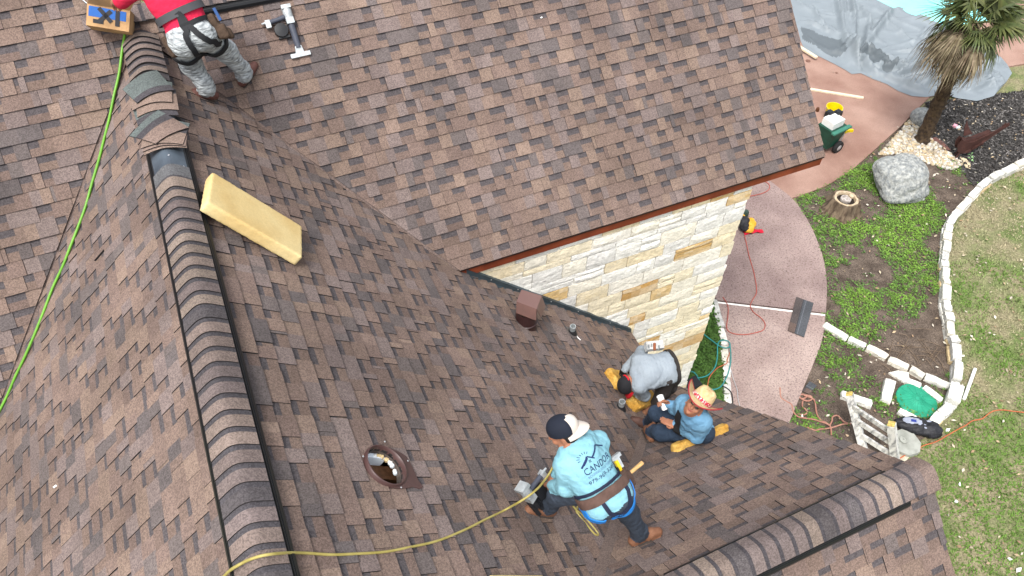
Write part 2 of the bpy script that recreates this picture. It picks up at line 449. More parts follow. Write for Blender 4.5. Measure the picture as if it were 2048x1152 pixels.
# roof C: s=v, t up the slope (u-5.285)*CPH ; valley half planes in (s,t)
kr=.9483/1.0446   # along the right valley: zC(u)=zB(v)
kl=.996/1.0446
# right valley: u = 5.285+(zB(v)-6.031)/1.0446 -> t=(u-5.285)*CPH ; keep t >= valley(v)-? -> -t + ... <= 0
def vline(z0,k): return z0
ar=(8.21-.9483*.53-6.031)/1.0446*CPH; br=-.9483/1.0446*CPH      # t_valley = ar + br*s
al=(8.21+.996*.53-6.031)/1.0446*CPH; bl=.996/1.0446*CPH
RV=((br,-1.0),-ar-.06)      # br*s - t <= -ar-.045
LV=((bl,-1.0),-al-.06)
tr=(7.56-5.285)*CPH
C_regs=[[((-1,0),.53),RV],[((1,0),-.53),LV]]
SC=Slope((0,5.285,6.031),(1,0,0),(0,1,1.0446),C_regs)
lay(SC,-.42,6.78,0,tr); 
SC2=Slope((0,5.285,6.031),(1,0,0),(0,1,1.0446),C_regs)
lay(SC2,-7,-.42,0,(9.7-5.285)*CPH)
# roof B with the round opening of the unfinished vent
HU,HT,HR=2.56,5.60,.150
hole=[((math.cos(q),math.sin(q)),math.cos(q)*HU+math.sin(q)*HT+HR) for q in np.linspace(0,2*math.pi,17)[:-1]]
B_regs=[[((1,0),5.325),((-1/BPH*0,0),1)],]
# B: s=u, t from the eave v=4.32 up to v=-.53
def Bv(t): return 4.32-t/BPH
B0=Slope((4.32,0,zB(4.32)),(0,1,0),(-1,0,.9483),[[((1,0),5.322)],[((-1,0),-5.322),((.6,-.8*1.0),2.0)]],[hole])
# beyond the wall line only the part up to the valley (plus a hidden margin) is laid: u <= 5.285+(zB-6.031)/1.0446+.2
# zB=3.61+.9483*t/BPH -> s <= 5.285+(3.61-6.031+.688*t)/1.0446+.2
kb=.9483/BPH/1.0446
B0.regs=[[((1,0),5.322)],[((-1,0),-5.322),((1,-kb),5.285+(zB(4.32)-6.031)/1.0446+.12)]]
lay(B0,.55,7.45,.0,(4.85)*BPH-.02)
A0=Slope((-5.5,0,zA(-5.5)),(0,1,0),(1,0,.996),[[]])
A0.regs=[[((1,-.996/APH/1.0446),5.285+(zA(-5.5)-6.031)/1.0446+.12)]]
lay(A0,.6,7.45,1.5,(4.97)*APH-.02)
# D and E (lower right wing)
uD=4.42
D0=Slope((0,uD,zD(uD)),(1,0,0),(0,-1,.9543),[[]])
D0.regs=[[((-1,-(.9543/DPH)/.9483),.53-(8.21-zD(uD))/.9483-0.16)]]   # right of the valley with B, cut back for the woven strip
lay(D0,.9,4.22,0,(uD-1.24)*DPH-.02)
uE=-.2
E0=Slope((0,uE,6.729-1.0267*(1.24-uE)),(1,0,0),(0,1,1.0267),[[]])
lay(E0,2.0,4.22,0,(1.24-uE)*EPH-.02)
SH.sort(key=lambda q:-q[0])
roofpart=MB()
# decks under the shingles
def quad(b,pts,m=0): b.add(pts,[tuple(range(len(pts)))],m)
dk=MB()
V0=np.array
def slab(S,s0,s1,t0,t1,th=.05):
    for q in S.cut([(s0,t0),(s1,t0),(s1,t1),(s0,t1)]):
        P=[S.pt(p[0],p[1],-.006) for p in q]; dk.prism(P,-S.n*th)
tmp=SC.regs; 
slab(SC,-.42,6.77,.01,tr); slab(SC2,-7,-.42,.01,(9.7-5.285)*CPH)
slab(B0,.55,7.45,.01,4.85*BPH); slab(A0,.6,7.45,1.5,4.97*APH)
D0r=D0.regs; D0.regs=[[((-1,-(.9543/DPH)/.9483),.53-(8.21-zD(uD))/.9483+.05)]]
slab(D0,.9,4.21,.01,(uD-1.24)*DPH); slab(E0,2.0,4.21,.0,(1.24-uE)*EPH)
roof_deck=dk.build('roof_deck',M_felt,house)
NSH=300
for k,(w,mb) in enumerate(SH[:NSH]): mb.build('shingle',[M_shing,M_edge],roof_deck)
rest=MB()
for w,mb in SH[NSH:]:
    b0=len(rest.v); rest.v+=mb.v; rest.f+=[tuple(i+b0 for i in f) for f in mb.f]; rest.m+=mb.m; rest.c+=mb.c
rs=rest.build('remaining_shingles',[M_shing,M_edge],house); rs['kind']='stuff'

# valley linings (smooth shingle strips in the valleys)
def strip(name,pts_pairs,m,c=(1,1,1),th=.004):
    b=MB()
    for (a,bq),(c1,d1) in zip(pts_pairs[:-1],pts_pairs[1:]): b.prism([a,bq,d1,c1],(0,0,-th),0,c)
    return b.build(name,m,house)
nC=unit((0,-1.0446,1)); nD=unit((0,.9543,1)); nB=unit((.9483,0,1)); nA=unit((-.996,0,1))
def vBC(v): return np.array([v,5.285+(zB(v)-6.031)/1.0446,zB(v)])
def vAC(v): return np.array([v,5.285+(zA(v)-6.031)/1.0446,zA(v)])
def vBD(v): return np.array([v,1.24+(6.729-zB(v))/.9543,zB(v)])
cols=(.175,.130,.115)
strip('valley_lining',[(vBC(v)+nC*.001,vBC(v)+nC*-.002+np.array([.24,0,0])+nC*.0) for v in np.linspace(-.35,1.76,8)],M_shing,cols)
strip('valley_lining',[(vAC(v)+nC*.001,vAC(v)+nC*-.002+np.array([-.22,0,0])) for v in np.linspace(-.7,-4.2,8)],M_shing,cols)
strip('valley_lining',[(vBD(v)+nB*.016,vBD(v)+nD*.011+np.array([.24,0,0])) for v in np.linspace(.9,4.15,8)],M_shing,(.195,.148,.13))

# --- ridge vents and ridge caps
def capmesh(o,along,side,slope_l,slope_r,lo,hi,half,exp_,c,band,tilt=.012,lift=.05,th=.007,r=.06,head=None):
    """one bent cap from `lo` (butt) to `hi` along the ridge; butt end is the raised one"""
    b=MB(); n=12; rows=[]
    steps=[0,.62,.74,1.0] if head is None else [0,.42,.50,1.0]
    xs=np.linspace(-half,half,n+1)
    def P(x,k,down=0):
        p=slope_l if x<0 else slope_r
        z=-(math.sqrt((p*x)**2+r*r)-r)+lift+tilt*(1-k)-down
        return np.asarray(o,float)+np.asarray(along)*(lo+(hi-lo)*k)+np.asarray(side)*x+np.array([0,0,z])
    for a,bk in zip(steps[:-1],steps[1:]):
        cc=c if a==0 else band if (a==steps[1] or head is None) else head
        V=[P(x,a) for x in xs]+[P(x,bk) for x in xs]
        F=[(i,i+1,n+2+i,n+1+i) for i in range(n)]
        b.add(V,F,0,cc)
    V=[P(x,0) for x in xs]+[P(x,0,th+.004) for x in xs]; b.add(V,[(i,n+1+i,n+2+i,i+1) for i in range(n)],1)
    for sgn in(0,n):
        V=[P(xs[sgn],0),P(xs[sgn],1),P(xs[sgn],1,th),P(xs[sgn],0,th)]; b.add(V,[(0,1,2,3)],1)
    nr=np.cross(np.array(b.v[1])-np.array(b.v[0]),np.array(b.v[n+1])-np.array(b.v[0]))
    if nr[2]<0: b.f=[f[::-1] for f in b.f]
    return b
CAPC=[(.235,.170,.138),(.19,.142,.130),(.18,.134,.125),(.215,.155,.130),(.17,.128,.120),(.25,.185,.145),(.098,.084,.088),(.195,.143,.127),(.11,.094,.096)]
RC=random.Random(5)
def capcol(): 
    c=RC.choice(CAPC); k=RC.uniform(.85,1.06); g=sum(c)/3; return tuple((x*.78+g*.22)*k for x in c)
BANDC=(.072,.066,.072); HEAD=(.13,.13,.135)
def vent(name,o,along,side,pl,pr_,a0,a1,half=.155,lift=.042):
    b=MB(); o=np.asarray(o,float); along=np.asarray(along,float); side=np.asarray(side,float)
    def P(x,a,dz): 
        p=pl if x<0 else pr_; return o+along*a+side*x+np.array([0,0,-(math.sqrt((p*x)**2+.0036)-.06)+dz])
    xs=np.linspace(-half,half,13)
    for i in range(12):
        b.prism([P(xs[i],a0,lift),P(xs[i+1],a0,lift),P(xs[i+1],a1,lift),P(xs[i],a1,lift)],(0,0,-.012),0)
    for s in(-1,1):
        e=half*s; 
        b.prism([P(e,a0,lift+.004),P(e+.012*s,a0,lift-.006),P(e+.012*s,a1,lift-.006),P(e,a1,lift+.004)],(0,0,-.03),0)
        b.prism([P(e*.93,a0,lift+.006),P(e*.96,a0,lift+.003),P(e*.96,a1,lift+.003),P(e*.93,a1,lift+.006)],(0,0,-.01),0)
    return b
MB_=flat('vent_black',(.010,.011,.013),.4)
rv=vent('ridge_vent',(-.53,0,8.21),(0,1,0),(1,0,0),.996,.9483,.8,6.05).build('ridge_vent',MB_,house)
o1=(-.53,0,8.21)
u=.95; EX=.1265
while u<5.12:
    last=u+EX>=5.12
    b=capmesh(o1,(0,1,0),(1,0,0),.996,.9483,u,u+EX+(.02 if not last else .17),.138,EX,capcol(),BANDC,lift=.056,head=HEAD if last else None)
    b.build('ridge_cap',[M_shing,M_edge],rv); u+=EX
for u in (6.42,6.55,6.68,6.81,6.93,7.05,7.16,7.26):
    b=capmesh(o1,(0,1,0),(1,0,0),.996,.9483,u,u+EX+.02,.165,EX,capcol(),BANDC,lift=.045+.03*(u-6.42),tilt=.018,r=.13); b.build('ridge_cap',[M_shing,M_edge],rv)
# galvanised interior plate of the open vent sections with nails
b=MB()
for x0,x1 in((-.125,0),(0,.125)):
    for k in range(6):
        xa=x0+(x1-x0)*k/6; xb=x0+(x1-x0)*(k+1)/6
        z=lambda x: 8.21-(math.sqrt(((.996 if x<0 else .9483)*x)**2+.0036)-.06)+.045
        b.add([(-.53+xa,5.0,z(xa)),(-.53+xb,5.0,z(xb)),(-.53+xb,6.2,z(xb)),(-.53+xa,6.2,z(xa))],[(0,1,2,3)])
b.build('vent_mat',mat('vent_mat_grey',lin(84,94,104),.45,col2=lin(60,68,78),scale=5),rv)
b=MB()
for x,uu in((-.08,5.6),(.09,5.62),(.02,5.42),(.10,5.30),(-.06,5.95),(.07,5.98),(.11,5.18)):
    z=8.21-(math.sqrt((.97*x)**2+.0036)-.06)+.046; b.lathe((-.53+x,uu,z),(0,0,1),[(.008,0),(.008,.003),(.001,.004)],8)
b.build('nail_heads',flat('nail_zinc',(.7,.72,.74),.35,metal=.6),rv)
# ridge 2
o2=(0,1.24,6.729)
rv2=vent('ridge_vent',o2,(1,0,0),(0,-1,0),.9543,1.0267,1.9,3.93,half=.145).build('ridge_vent',MB_,house)
v=4.16
b=capmesh(o2,(-1,0,0),(0,1,0),1.0267,.9543,-4.235,-4.02,.15,EX,(.20,.148,.128),BANDC,lift=.03,tilt=.02); b.build('ridge_cap',[M_shing,M_edge],rv2)
v=4.10
while v>1.6:
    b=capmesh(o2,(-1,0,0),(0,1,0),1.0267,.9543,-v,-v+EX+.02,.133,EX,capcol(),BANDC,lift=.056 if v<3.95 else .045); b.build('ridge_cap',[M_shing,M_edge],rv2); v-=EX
# ridge C at the very top
o3=(0,7.56,zC(7.56))
rv3=vent('ridge_vent',o3,(1,0,0),(0,1,0),1.0446,1.0,-.35,3.2,half=.142,lift=.034).build('ridge_vent',MB_,house)
v=-.55
while v<2.6:
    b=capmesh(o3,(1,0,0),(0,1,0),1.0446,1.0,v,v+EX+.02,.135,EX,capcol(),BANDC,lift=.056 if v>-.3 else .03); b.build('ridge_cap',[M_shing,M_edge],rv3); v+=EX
# back slopes, gable walls and the body under the roofs (seen only from the side)
M_side=mat('side_wall',lin(206,196,176),.9,scale=3,bump=.4)
b=MB()
b.prism([(-.42,7.56,zC(7.56)-.01),(6.77,7.56,zC(7.56)-.01),(6.77,10.0,zC(7.56)-2.44),(-.42,10.0,zC(7.56)-2.44)],(0,0,-.05))
b.build('back_roof',M_felt,house)
b=MB()
b.add([(4.12,1.24,6.62),(4.12,4.36,3.65),(4.12,4.36,0),(4.12,-.2,0),(4.12,-.2,5.15)],[(0,1,2,3,4)])
b.add([(4.12,4.36,3.68),(4.12,4.36,0),(2.5,4.36,0),(2.5,4.36,3.68)],[(0,1,2,3)])
b.add([(4.2,4.36,3.6),(4.2,5.32,3.6),(4.2,5.32,0),(4.2,4.36,0)],[(0,1,2,3)])
b.build('gable_wall',M_side,house)
b=MB(); b.add([(5.70,5.36,0),(5.70,9.9,0),(5.70,9.9,5.9),(5.70,7.56,8.3),(5.70,5.36,6.0)],[(0,1,2,3,4)]); b.build('end_wall',M_side,house)
# eave of roof B
b=MB(); b.box((4.33,4.87,zB(4.33)-.07),(.012,0,0),(0,.46,0),(0,0,.07)); b.build('eave_board',flat('fascia_brown',lin(112,52,30),.55),house)

# --- brown fascia under the main eave
M_fas=mat('fascia_rust',lin(120,54,30),.6,col2=lin(146,70,42),scale=5,bump=.2)
b=MB(); b.box((4.2,5.312,5.953),(2.57,0,0),(0,.0125,0),(0,0,.066)); b.build('fascia_board',M_fas,house)
b=MB(); b.box((4.2,5.296,6.012),(2.58,0,0),(0,.014,0),(0,0,.006)); b.build('drip_edge',flat('drip_dark',lin(58,40,36),.5),house)
b=MB()   # rake board at the right end of roof C
b.prism([SC.pt(6.75,-.0,-.02),SC.pt(6.75,tr,-.02),SC.pt(6.75,tr,-.17),SC.pt(6.75,0,-.17)],(-.03,0,0)); b.build('rake_board',M_fas,house)
b=MB(); b.prism([D0.pt(4.19,0,-.02),D0.pt(4.19,(uD-1.24)*DPH,-.02),D0.pt(4.19,(uD-1.24)*DPH,-.16),D0.pt(4.19,0,-.16)],(-.03,0,0))
b.prism([E0.pt(4.19,0,-.02),E0.pt(4.19,(1.24-uE)*EPH,-.02),E0.pt(4.19,(1.24-uE)*EPH,-.16),E0.pt(4.19,0,-.16)],(-.03,0,0)); b.build('rake_board',M_fas,house)
# --- stone wall: mortar back and one mesh per stone
WU=5.345
b=MB(); b.prism([(1.7,WU,0),(5.72,WU,0),(5.72,WU,5.95),(1.7,WU,5.95)],(0,.03,0)); stone_wall=b.build('stone_wall',M_mort,house)
M_stone=mat('limestone',(.98,.98,.98),.92,var=.13,scale=8,tint=True,bump=.9,bscale=20,grain=.10,gscale=60,detail=8)
WHITE=[lin(240,238,231),lin(234,232,226),lin(238,233,221),lin(226,224,219),lin(236,230,214)]
CREAM=[lin(236,224,196),lin(232,216,182)]
GOLD=[lin(212,178,120),lin(200,162,100),lin(222,194,142),lin(194,152,90)]
gold_px=[(1330,492),(1370,522),(1282,552),(1232,572),(1070,542),(1140,570),(1228,500),(1380,500),(1185,607),(1350,540),(1455,452),(1490,392),(1425,608),(1320,595),(1290,610),(1290,690),(1345,715),(1360,690),(1225,450),(1100,600),(1270,640),(1405,640),(1440,500)]
GV=[on('W',x,y) for x,y in gold_px]
RW=random.Random(21)
z=-.05
def rough_stone(x0,x1,z0,z1,c,proud):
    b=MB(); nx,nz=4,3
    gx=np.linspace(x0,x1,nx+1); gz=np.linspace(z0,z1,nz+1); V=[]
    for k in range(nz+1):
        for i in range(nx+1):
            ed=i in(0,nx) or k in(0,nz)
            dx=RW.uniform(-.008,.008); dz=RW.uniform(-.005,.005)
            y=WU-.004-(0.012 if ed else proud+RW.uniform(-.004,.004))
            V.append((gx[i]+dx,y,gz[k]+dz))
    n=nx+1
    vein=c[2]<.45
    for k in range(nz):
        for i in range(nx):
            t=RW.uniform(0,.55) if vein else RW.uniform(0,.12); w=(.80,.72,.56) if vein else (.62,.58,.50)
            b.add([V[k*n+i],V[k*n+i+1],V[(k+1)*n+i+1],V[(k+1)*n+i]],[(0,1,2,3)],0,tuple(p*(1-t)+q*t for p,q in zip(c,w)))
    per=[i for i in range(n)]+[k*n+nx for k in range(1,nz+1)]+[nz*n+i for i in range(nx-1,-1,-1)]+[k*n for k in range(nz-1,0,-1)]
    P=[V[i] for i in per]; m=len(P); Q=[(p[0],WU+.002,p[2]) for p in P]
    b.add(P+Q,[(i,i+m,(i+1)%m+m,(i+1)%m) for i in range(m)],0,tuple(q*.92 for q in c)); return b
nst=0
while z<5.93:
    hgt=RW.choice((.10,.14,.17,.19,.22,.25)); z1=min(z+hgt,5.94)
    if z1>.0:
        vmin=max(1.72,-.53+(8.21-z1)/.9483-.25) if z1>3.7 else 4.2
        x=vmin-RW.uniform(0,.3)
        while x<5.76:
            w=RW.uniform(.24,.62)*(1.0 if hgt>.11 else 1.1); x1=min(x+w,5.76+RW.uniform(-.015,.02))
            if 5.76-x1<.12: x1=5.76+RW.uniform(-.02,.02)
            if x1-x>.05:
                cx,cz=(x+x1)/2,(z+z1)/2
                d=min(math.hypot((g[0]-cx)/.20,(g[2]-cz)/.10) for g in GV)
                c=RW.choice(GOLD) if d<.60 or RW.random()<.02 else (RW.choice(CREAM) if RW.random()<(.22 if cz>4.9 else .42) else RW.choice(WHITE))
                k=RW.uniform(.93,1.03); c=tuple(q*k for q in c)
                # narrow course split of tall stones now and then
                if hgt>.15 and RW.random()<.14 and x1-x>.25:
                    zm=z+(z1-z)*RW.uniform(.4,.6)
                    parts=[(x,x1,z,zm),(x,x1,zm+.012,z1)]
                else: parts=[(x,x1,z,z1)]
                for q in parts:
                    pc=project((cx,WU,cz)); 
                    if pc[1]<1000 and nst<298:
                        rough_stone(q[0]+.006,q[1]-.006,q[2]+.006,q[3]-.006,c,RW.uniform(.010,.024)).build('stone',M_stone,stone_wall,smooth=40); nst+=1
            x=x1
            if x>=5.7: break
    z=z1
# --- dark metal flashing where the roof meets the wall
M_fl=mat('flashing_grey',lin(62,76,84),.4,col2=lin(78,92,100),scale=3,metal=.3,spec=.5)
b=MB()
va,vb=1.90,4.32
for (h0,h1,off) in((.02,.075,.030),):
    P=[(va,WU-.05,zB(va)+h0),(vb,WU-.05,zB(vb)+h0),(vb,WU-.05,zB(vb)+h0+.075),(va,WU-.05,zB(va)+h0+.075)]
    b.prism(P,(0,.006,0))
    b.prism([(va,WU-.05,zB(va)+.095),(vb,WU-.05,zB(vb)+.095),(vb,WU-.015,zB(vb)+.105),(va,WU-.015,zB(va)+.105)],(0,0,-.005))
    b.prism([(va,WU-.05,zB(va)+.022),(vb,WU-.05,zB(vb)+.022),(vb,WU-.085,zB(vb)+.014),(va,WU-.085,zB(va)+.014)],(0,0,-.004))
fl=b.build('wall_flashing',M_fl,house)
b=MB()
for f in(.12,.26,.45,.62,.84):
    vq=va+(vb-va)*f; b.lathe((vq,WU-.052,zB(vq)+.075),(0,-1,0),[(.008,0),(.008,.004),(.001,.006)],8)
b.build('screw_heads',flat('nail_zinc',(.7,.72,.74),.35,metal=.6),fl)
# --- attic seen through the opening
hc=B0.pt(HU,HT,0)
b=MB(); 
for k in range(16):
    a0,a1=2*math.pi*k/16,2*math.pi*(k+1)/16
    P=lambda a,d,r=.21: B0.pt(HU+r*math.cos(a),HT+r*math.sin(a),-.012)+np.array([0,0,-d])
    b.add([P(a0,0),P(a1,0),P(a1,.7,.5),P(a0,.7,.5)],[(3,2,1,0)]); b.add([P(a0,.7,.5),P(a1,.7,.5),hc+np.array([0,0,-.75])],[(2,1,0)])
b.build('attic_cavity',flat('attic_dark',(.016,.014,.013),.9),house)  # darkness of the unlit attic is put into this near-black colour
b=MB(); q=B0.pt(HU+.055,HT-.01,-.13); b.box(q,B0.t*.35,B0.s*.055,B0.n*.02); b.build('rafter',mat('rafter_wood',(.14,.065,.03),.7,stretch=(1,8,8),scale=5),house)
b=MB(); q=B0.pt(HU+.148,HT+.03,-.075); b.box(q,B0.t*.13,B0.s*.034,B0.n*.04,0,(.75,.82,.88)); b.box(B0.pt(HU+.146,HT+.085,-.073),B0.t*.02,B0.s*.033,B0.n*.042,0,(.04,.22,.55))
b.build('insulation_wrap',mat('wrap',(1,1,1),.5,var=.05,tint=True),house)
b=MB()
for k in range(12):
    a=-1.75+k*.16+RS.uniform(-.03,.03); 
    if k%5==4: continue
    r=RS.uniform(.012,.02); c=B0.pt(HU+.135*math.sin(-a)*-1*-1,HT-.135*math.cos(a+.2),-.035)
    b.lathe(c-np.array([0,0,r]),(0,0,1),[(.001,0),(r,.4*r),(r*.9,1.3*r),(.001,1.8*r)],7,0,RS.choice([(.62,.68,.72),(.55,.42,.22),(.7,.7,.68)]))
b.build('torn_insulation',mat('wrap',(1,1,1),.5,tint=True),house)
exec_next=True

# ================================================================== THINGS ON THE ROOF
M_cap=M_shing
def fbm(p,sc,o=3): return mnoise.fractal(Vector(p)*sc,1.0,2.0,o)
# --- foam pads
M_foam=mat('foam_yellow',lin(212,182,122),.9,col2=lin(226,204,150),scale=2.2,bump=.12,bscale=45,grain=.05,gscale=80,detail=8)
M_foamd=mat('foam_soiled',lin(188,140,58),.95,col2=lin(222,180,96),scale=9,bump=1.0,bscale=30,grain=.10,gscale=60,detail=8)
def pad(corners,up,thick,label,m,wob=.006,h=.014,rr=.012):
    """corners: four top corners in order; up: outward normal"""
    P=[np.asarray(p,float) for p in corners]; c=sum(P)/4
    x=unit((P[1]-P[0])+(P[2]-P[3])); n=np.asarray(up,float); n=unit(n-x*(n@x)); y=np.cross(n,x)
    hx=(np.linalg.norm(P[1]-P[0])+np.linalg.norm(P[2]-P[3]))/4; hy=(abs((P[3]-P[0])@y)+abs((P[2]-P[1])@y))/4
    R=np.array([x,y,n])
    o=solid_obj('foam_pad',[(rbox(c-n*thick/2,(hx,hy,thick/2),rr,R),0,.01)],h,[m],wob={0:(wob,38,3)})
    return tag(o,label,'foam pad','yellow foam pads on the roof')
p0,p1,p2,p3=on('B',434,347,.20),on('B',614,457,.13),on('B',596,510,.13),on('B',405,399,.20)
pad([p0,p1,p2,p3],nB,.105,'long clean yellow foam pad leaning against the ridge vent',M_foam,.0018)
pad([on('B',1232,742,.10),on('B',1262,742,.10),on('B',1256,775,.10),on('B',1226,762,.10)],nB,.10,'small chunk of yellow foam beside the stooping man\'s gloved hand',M_foamd,.012)
pad([on('B',1262,793,.12),on('B',1312,778,.12),on('B',1312,806,.12),on('B',1282,812,.12)],nB,.12,'grubby yellow foam block under the stooping man\'s chest',M_foamd,.014)
pad([on('D',1334,882,.12),on('D',1442,842,.12),on('D',1460,853,.05),on('D',1352,899,.05)],nD,.10,'yellow foam pad that the man in the straw hat sits on',M_foamd,.010)
pad([on('B',990,1149,.10),on('B',1095,1149,.10),on('B',1100,1190,.10),on('B',985,1190,.10)],nB,.10,'yellow foam pad cut off by the bottom edge of the photo',M_foam,.004)

# --- loose cap shingles on the open ridge vent
M_capsh=[M_shing,M_edge]
def loose_cap(u0,off,h,yaw,c,label,sag=.55,w=.30,L=.33,headfrac=.55,tilt=0.0):
    """a bent cap shingle lying across the ridge; yaw turns it"""
    b=MB(); nx,ny=10,4; V=[]
    ca,sa=math.cos(yaw),math.sin(yaw)
    for j in range(ny+1):
        for i in range(nx+1):
            x=(i/nx-.5)*w; y=(j/ny-.5)*L
            X=x*ca-y*sa+off; Y=x*sa+y*ca
            zz=-(math.sqrt((sag*X)**2+.004)-.063)+h+.004*math.sin(9*x+5*y+u0*7)+tilt*Y
            V.append((-.53+X,u0+Y,8.21+zz))
    n=nx+1
    for j in range(ny):
        f=(j+.5)/ny; cc=c if f<1-headfrac-.0 else BANDC if f<1-headfrac+.25 else (.125,.145,.14)
        b.add(V,[(j*n+i,j*n+i+1,(j+1)*n+i+1,(j+1)*n+i) for i in range(nx)],0,cc)
    per=list(range(n))+[j*n+nx for j in range(1,ny+1)]+[ny*n+i for i in range(nx-1,-1,-1)]+[j*n for j in range(ny-1,0,-1)]
    P=[V[i] for i in per]; Q=[(p[0],p[1],p[2]-.007) for p in P]; m=len(P)
    b.add(P+Q,[(i,i+m,(i+1)%m+m,(i+1)%m) for i in range(m)],1)
    o=b.build('cap_shingle',M_capsh); return tag(o,label,'shingle','loose cap shingles on the ridge vent')
GRP1=[(6.12,-.01,.062,.06,CAPC[3],'loose cap shingle at the bottom of the far pile, greenish underside out',.9),
      (6.20,.02,.074,-.05,CAPC[0],'loose cap shingle in the middle of the far pile on the vent',.35),
      (6.30,.0,.088,-.12,CAPC[0],'tan cap shingle lying on the far pile below its top one',.40),
      (6.40,-.02,.104,.30,CAPC[1],'skewed dark green backed cap shingle topmost on the far pile',.95)]
for u0,of,h,yw,c,lb,hf in GRP1: loose_cap(u0,of,h,yw,c,lb,sag=.5,headfrac=hf,w=.33)
GRP2=[(5.66,.02,.062,-.12,CAPC[0],'lowest cap shingle of the near pile, lying square on the vent',.5),
      (5.68,.03,.073,-.20,CAPC[3],'second cap shingle from the bottom of the near pile',.45),
      (5.70,.03,.084,-.28,CAPC[0],'tan cap shingle under the top one of the near pile',.45),
      (5.76,-.01,.100,.62,CAPC[3],'topmost cap shingle of the near pile, turned askew with grey head',.6)]
for u0,of,h,yw,c,lb,hf in GRP2: loose_cap(u0,of,h,yw,c,lb,sag=.45,headfrac=hf,w=.33)

# --- unfinished round vent opening
M_brn=mat('vent_brown_metal',lin(76,52,50),.45,col2=lin(86,60,57),scale=4,spec=.5)
M_brnd=flat('vent_dark_brown',lin(58,34,34),.4,spec=.5)
vt=thing('roof_vent_collar',hc,'round brown vent collar open to the attic in the middle of the roof','roof vent')
ringz=lambda r,h: (r,h)
b=MB(); b.lathe(B0.pt(HU,HT,0),B0.n,[(.152,.0),(.152,.045),(.156,.050),(.162,.048),(.166,.040),(.168,-.01)],36); b.build('collar',M_brn,vt,smooth=40)
b=MB()
poly=[(HU+.16*math.cos(a),HT+.16*math.sin(a)) for a in np.linspace(0,2*math.pi,25)[:-1]]
fp=[(HU+.17,HT+.02),(HU+.13,HT-.13),(HU+.10,HT-.235),(HU-.06,HT-.25),(HU-.185,HT-.265),(HU-.15,HT-.20),(HU-.16,HT-.05)]
b.prism([B0.pt(p[0],p[1],.021) for p in fp],-B0.n*.006); 
# ring opening is kept free: the flange stays on the downhill side of the collar
b.v=[]; b.f=[]; b.m=[]; b.c=[]
inner=[(HU+.165*math.cos(a),HT+.165*math.sin(a)) for a in np.linspace(math.radians(8),math.radians(-188),15)]
outer=[(HU+.165,HT+.03),(HU+.17,HT-.02),(HU+.165,HT-.08),(HU+.15,HT-.14),(HU+.13,HT-.19),(HU+.10,HT-.23),(HU+.04,HT-.245),(HU-.03,HT-.25),(HU-.09,HT-.255),(HU-.15,HT-.275),(HU-.165,HT-.24),(HU-.15,HT-.19),(HU-.165,HT-.13),(HU-.172,HT-.06),(HU-.168,HT+.03)]
for i in range(14):
    b.prism([B0.pt(*inner[i],.031),B0.pt(*outer[i],.027),B0.pt(*outer[i+1],.027),B0.pt(*inner[i+1],.031)],-B0.n*.008)
b.build('flange',M_brn,vt)
for a,r in((-.35,.225),(-1.3,.235),(-2.75,.178),(1.2,.178)):
    b=MB(); b.lathe(B0.pt(HU+r*math.cos(a),HT+r*math.sin(a),.027),B0.n,[(.007,0),(.006,.004),(.001,.006)],8); b.build('nail_head',flat('nail_zinc',(.7,.72,.74),.35),vt)

# --- hooded brown roof vent
vb=on('B',1052,648); 
hv=thing('hooded_roof_vent',vb,'brown metal hooded roof vent beside the dark wall flashing','roof vent')
b=MB(); b.lathe(vb+np.array([.0,0,-.16]),(0,0,1),[(.125,0),(.125,.22),(.130,.225),(.130,.24),(.122,.245),(.118,.42)],28); b.build('collar',M_brnd,hv,smooth=40)
hp=vb+np.array([.05,.02,.30])
M_hood=mat('hood_brown',lin(108,80,75),.4,col2=lin(118,90,84),scale=3,spec=.5)
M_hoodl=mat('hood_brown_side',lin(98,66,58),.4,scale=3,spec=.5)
dv=unit((.75,-.66,0)); du=np.array([-dv[1],dv[0],0.0]); dz=np.array([0,0,1.0])
Hq=lambda a,bq,cq: hp+dv*a+du*bq+dz*cq
b=MB()
b.prism([Hq(-.13,-.09,.10),Hq(-.13,.09,.10),Hq(.10,.10,.07),Hq(.10,-.10,.07)],(0,0,-.006)); 
b.prism([Hq(.10,-.10,.07),Hq(.10,.10,.07),Hq(.155,.085,-.07),Hq(.155,-.085,-.07)],-dv*.005); b.build('hood',M_hood,hv)
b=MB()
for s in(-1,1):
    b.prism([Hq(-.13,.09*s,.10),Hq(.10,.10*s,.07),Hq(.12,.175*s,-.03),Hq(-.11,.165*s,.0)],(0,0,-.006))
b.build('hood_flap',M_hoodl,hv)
b=MB(); b.lathe(vb-nB*.01,nB,[(.20,.0),(.20,.012),(.125,.02)],24); b.build('base_flange',M_brnd,hv)

# --- lead pipe vents
M_lead=mat('lead_pipe',lin(176,182,184),.5,scale=12,metal=.3); M_boot=flat('rubber_boot',(.02,.02,.022),.6)
def pipe(px,py,label):
    p=on('B',px,py); t=thing('vent_pipe',p,label,'vent pipe','grey vent pipes standing on the roof')
    b=MB(); b.lathe(p-np.array([0,0,.05]),(0,0,1),[(.036,0),(.036,.20),(.037,.205),(.030,.205),(.029,.05)],18); b.build('pipe',M_lead,t,smooth=40)
    b=MB(); b.lathe(p-np.array([0,0,.05]),(0,0,1),[(.075,-.01),(.06,.06),(.045,.12),(.042,.13),(.036,.135)],18); b.build('rubber_boot',M_boot,t,smooth=40)
    b=MB(); b.prism([p+B0.s*.10-B0.t*.12+nB*.016,p+B0.s*.10+B0.t*.08+nB*.016,p-B0.s*.10+B0.t*.08+nB*.016,p-B0.s*.10-B0.t*.12+nB*.016],-nB*.006); b.build('base_flange',flat('flange_grey',lin(96,92,92),.6),t)
pipe(1144,668,'short grey vent pipe in a black boot below the wall flashing')
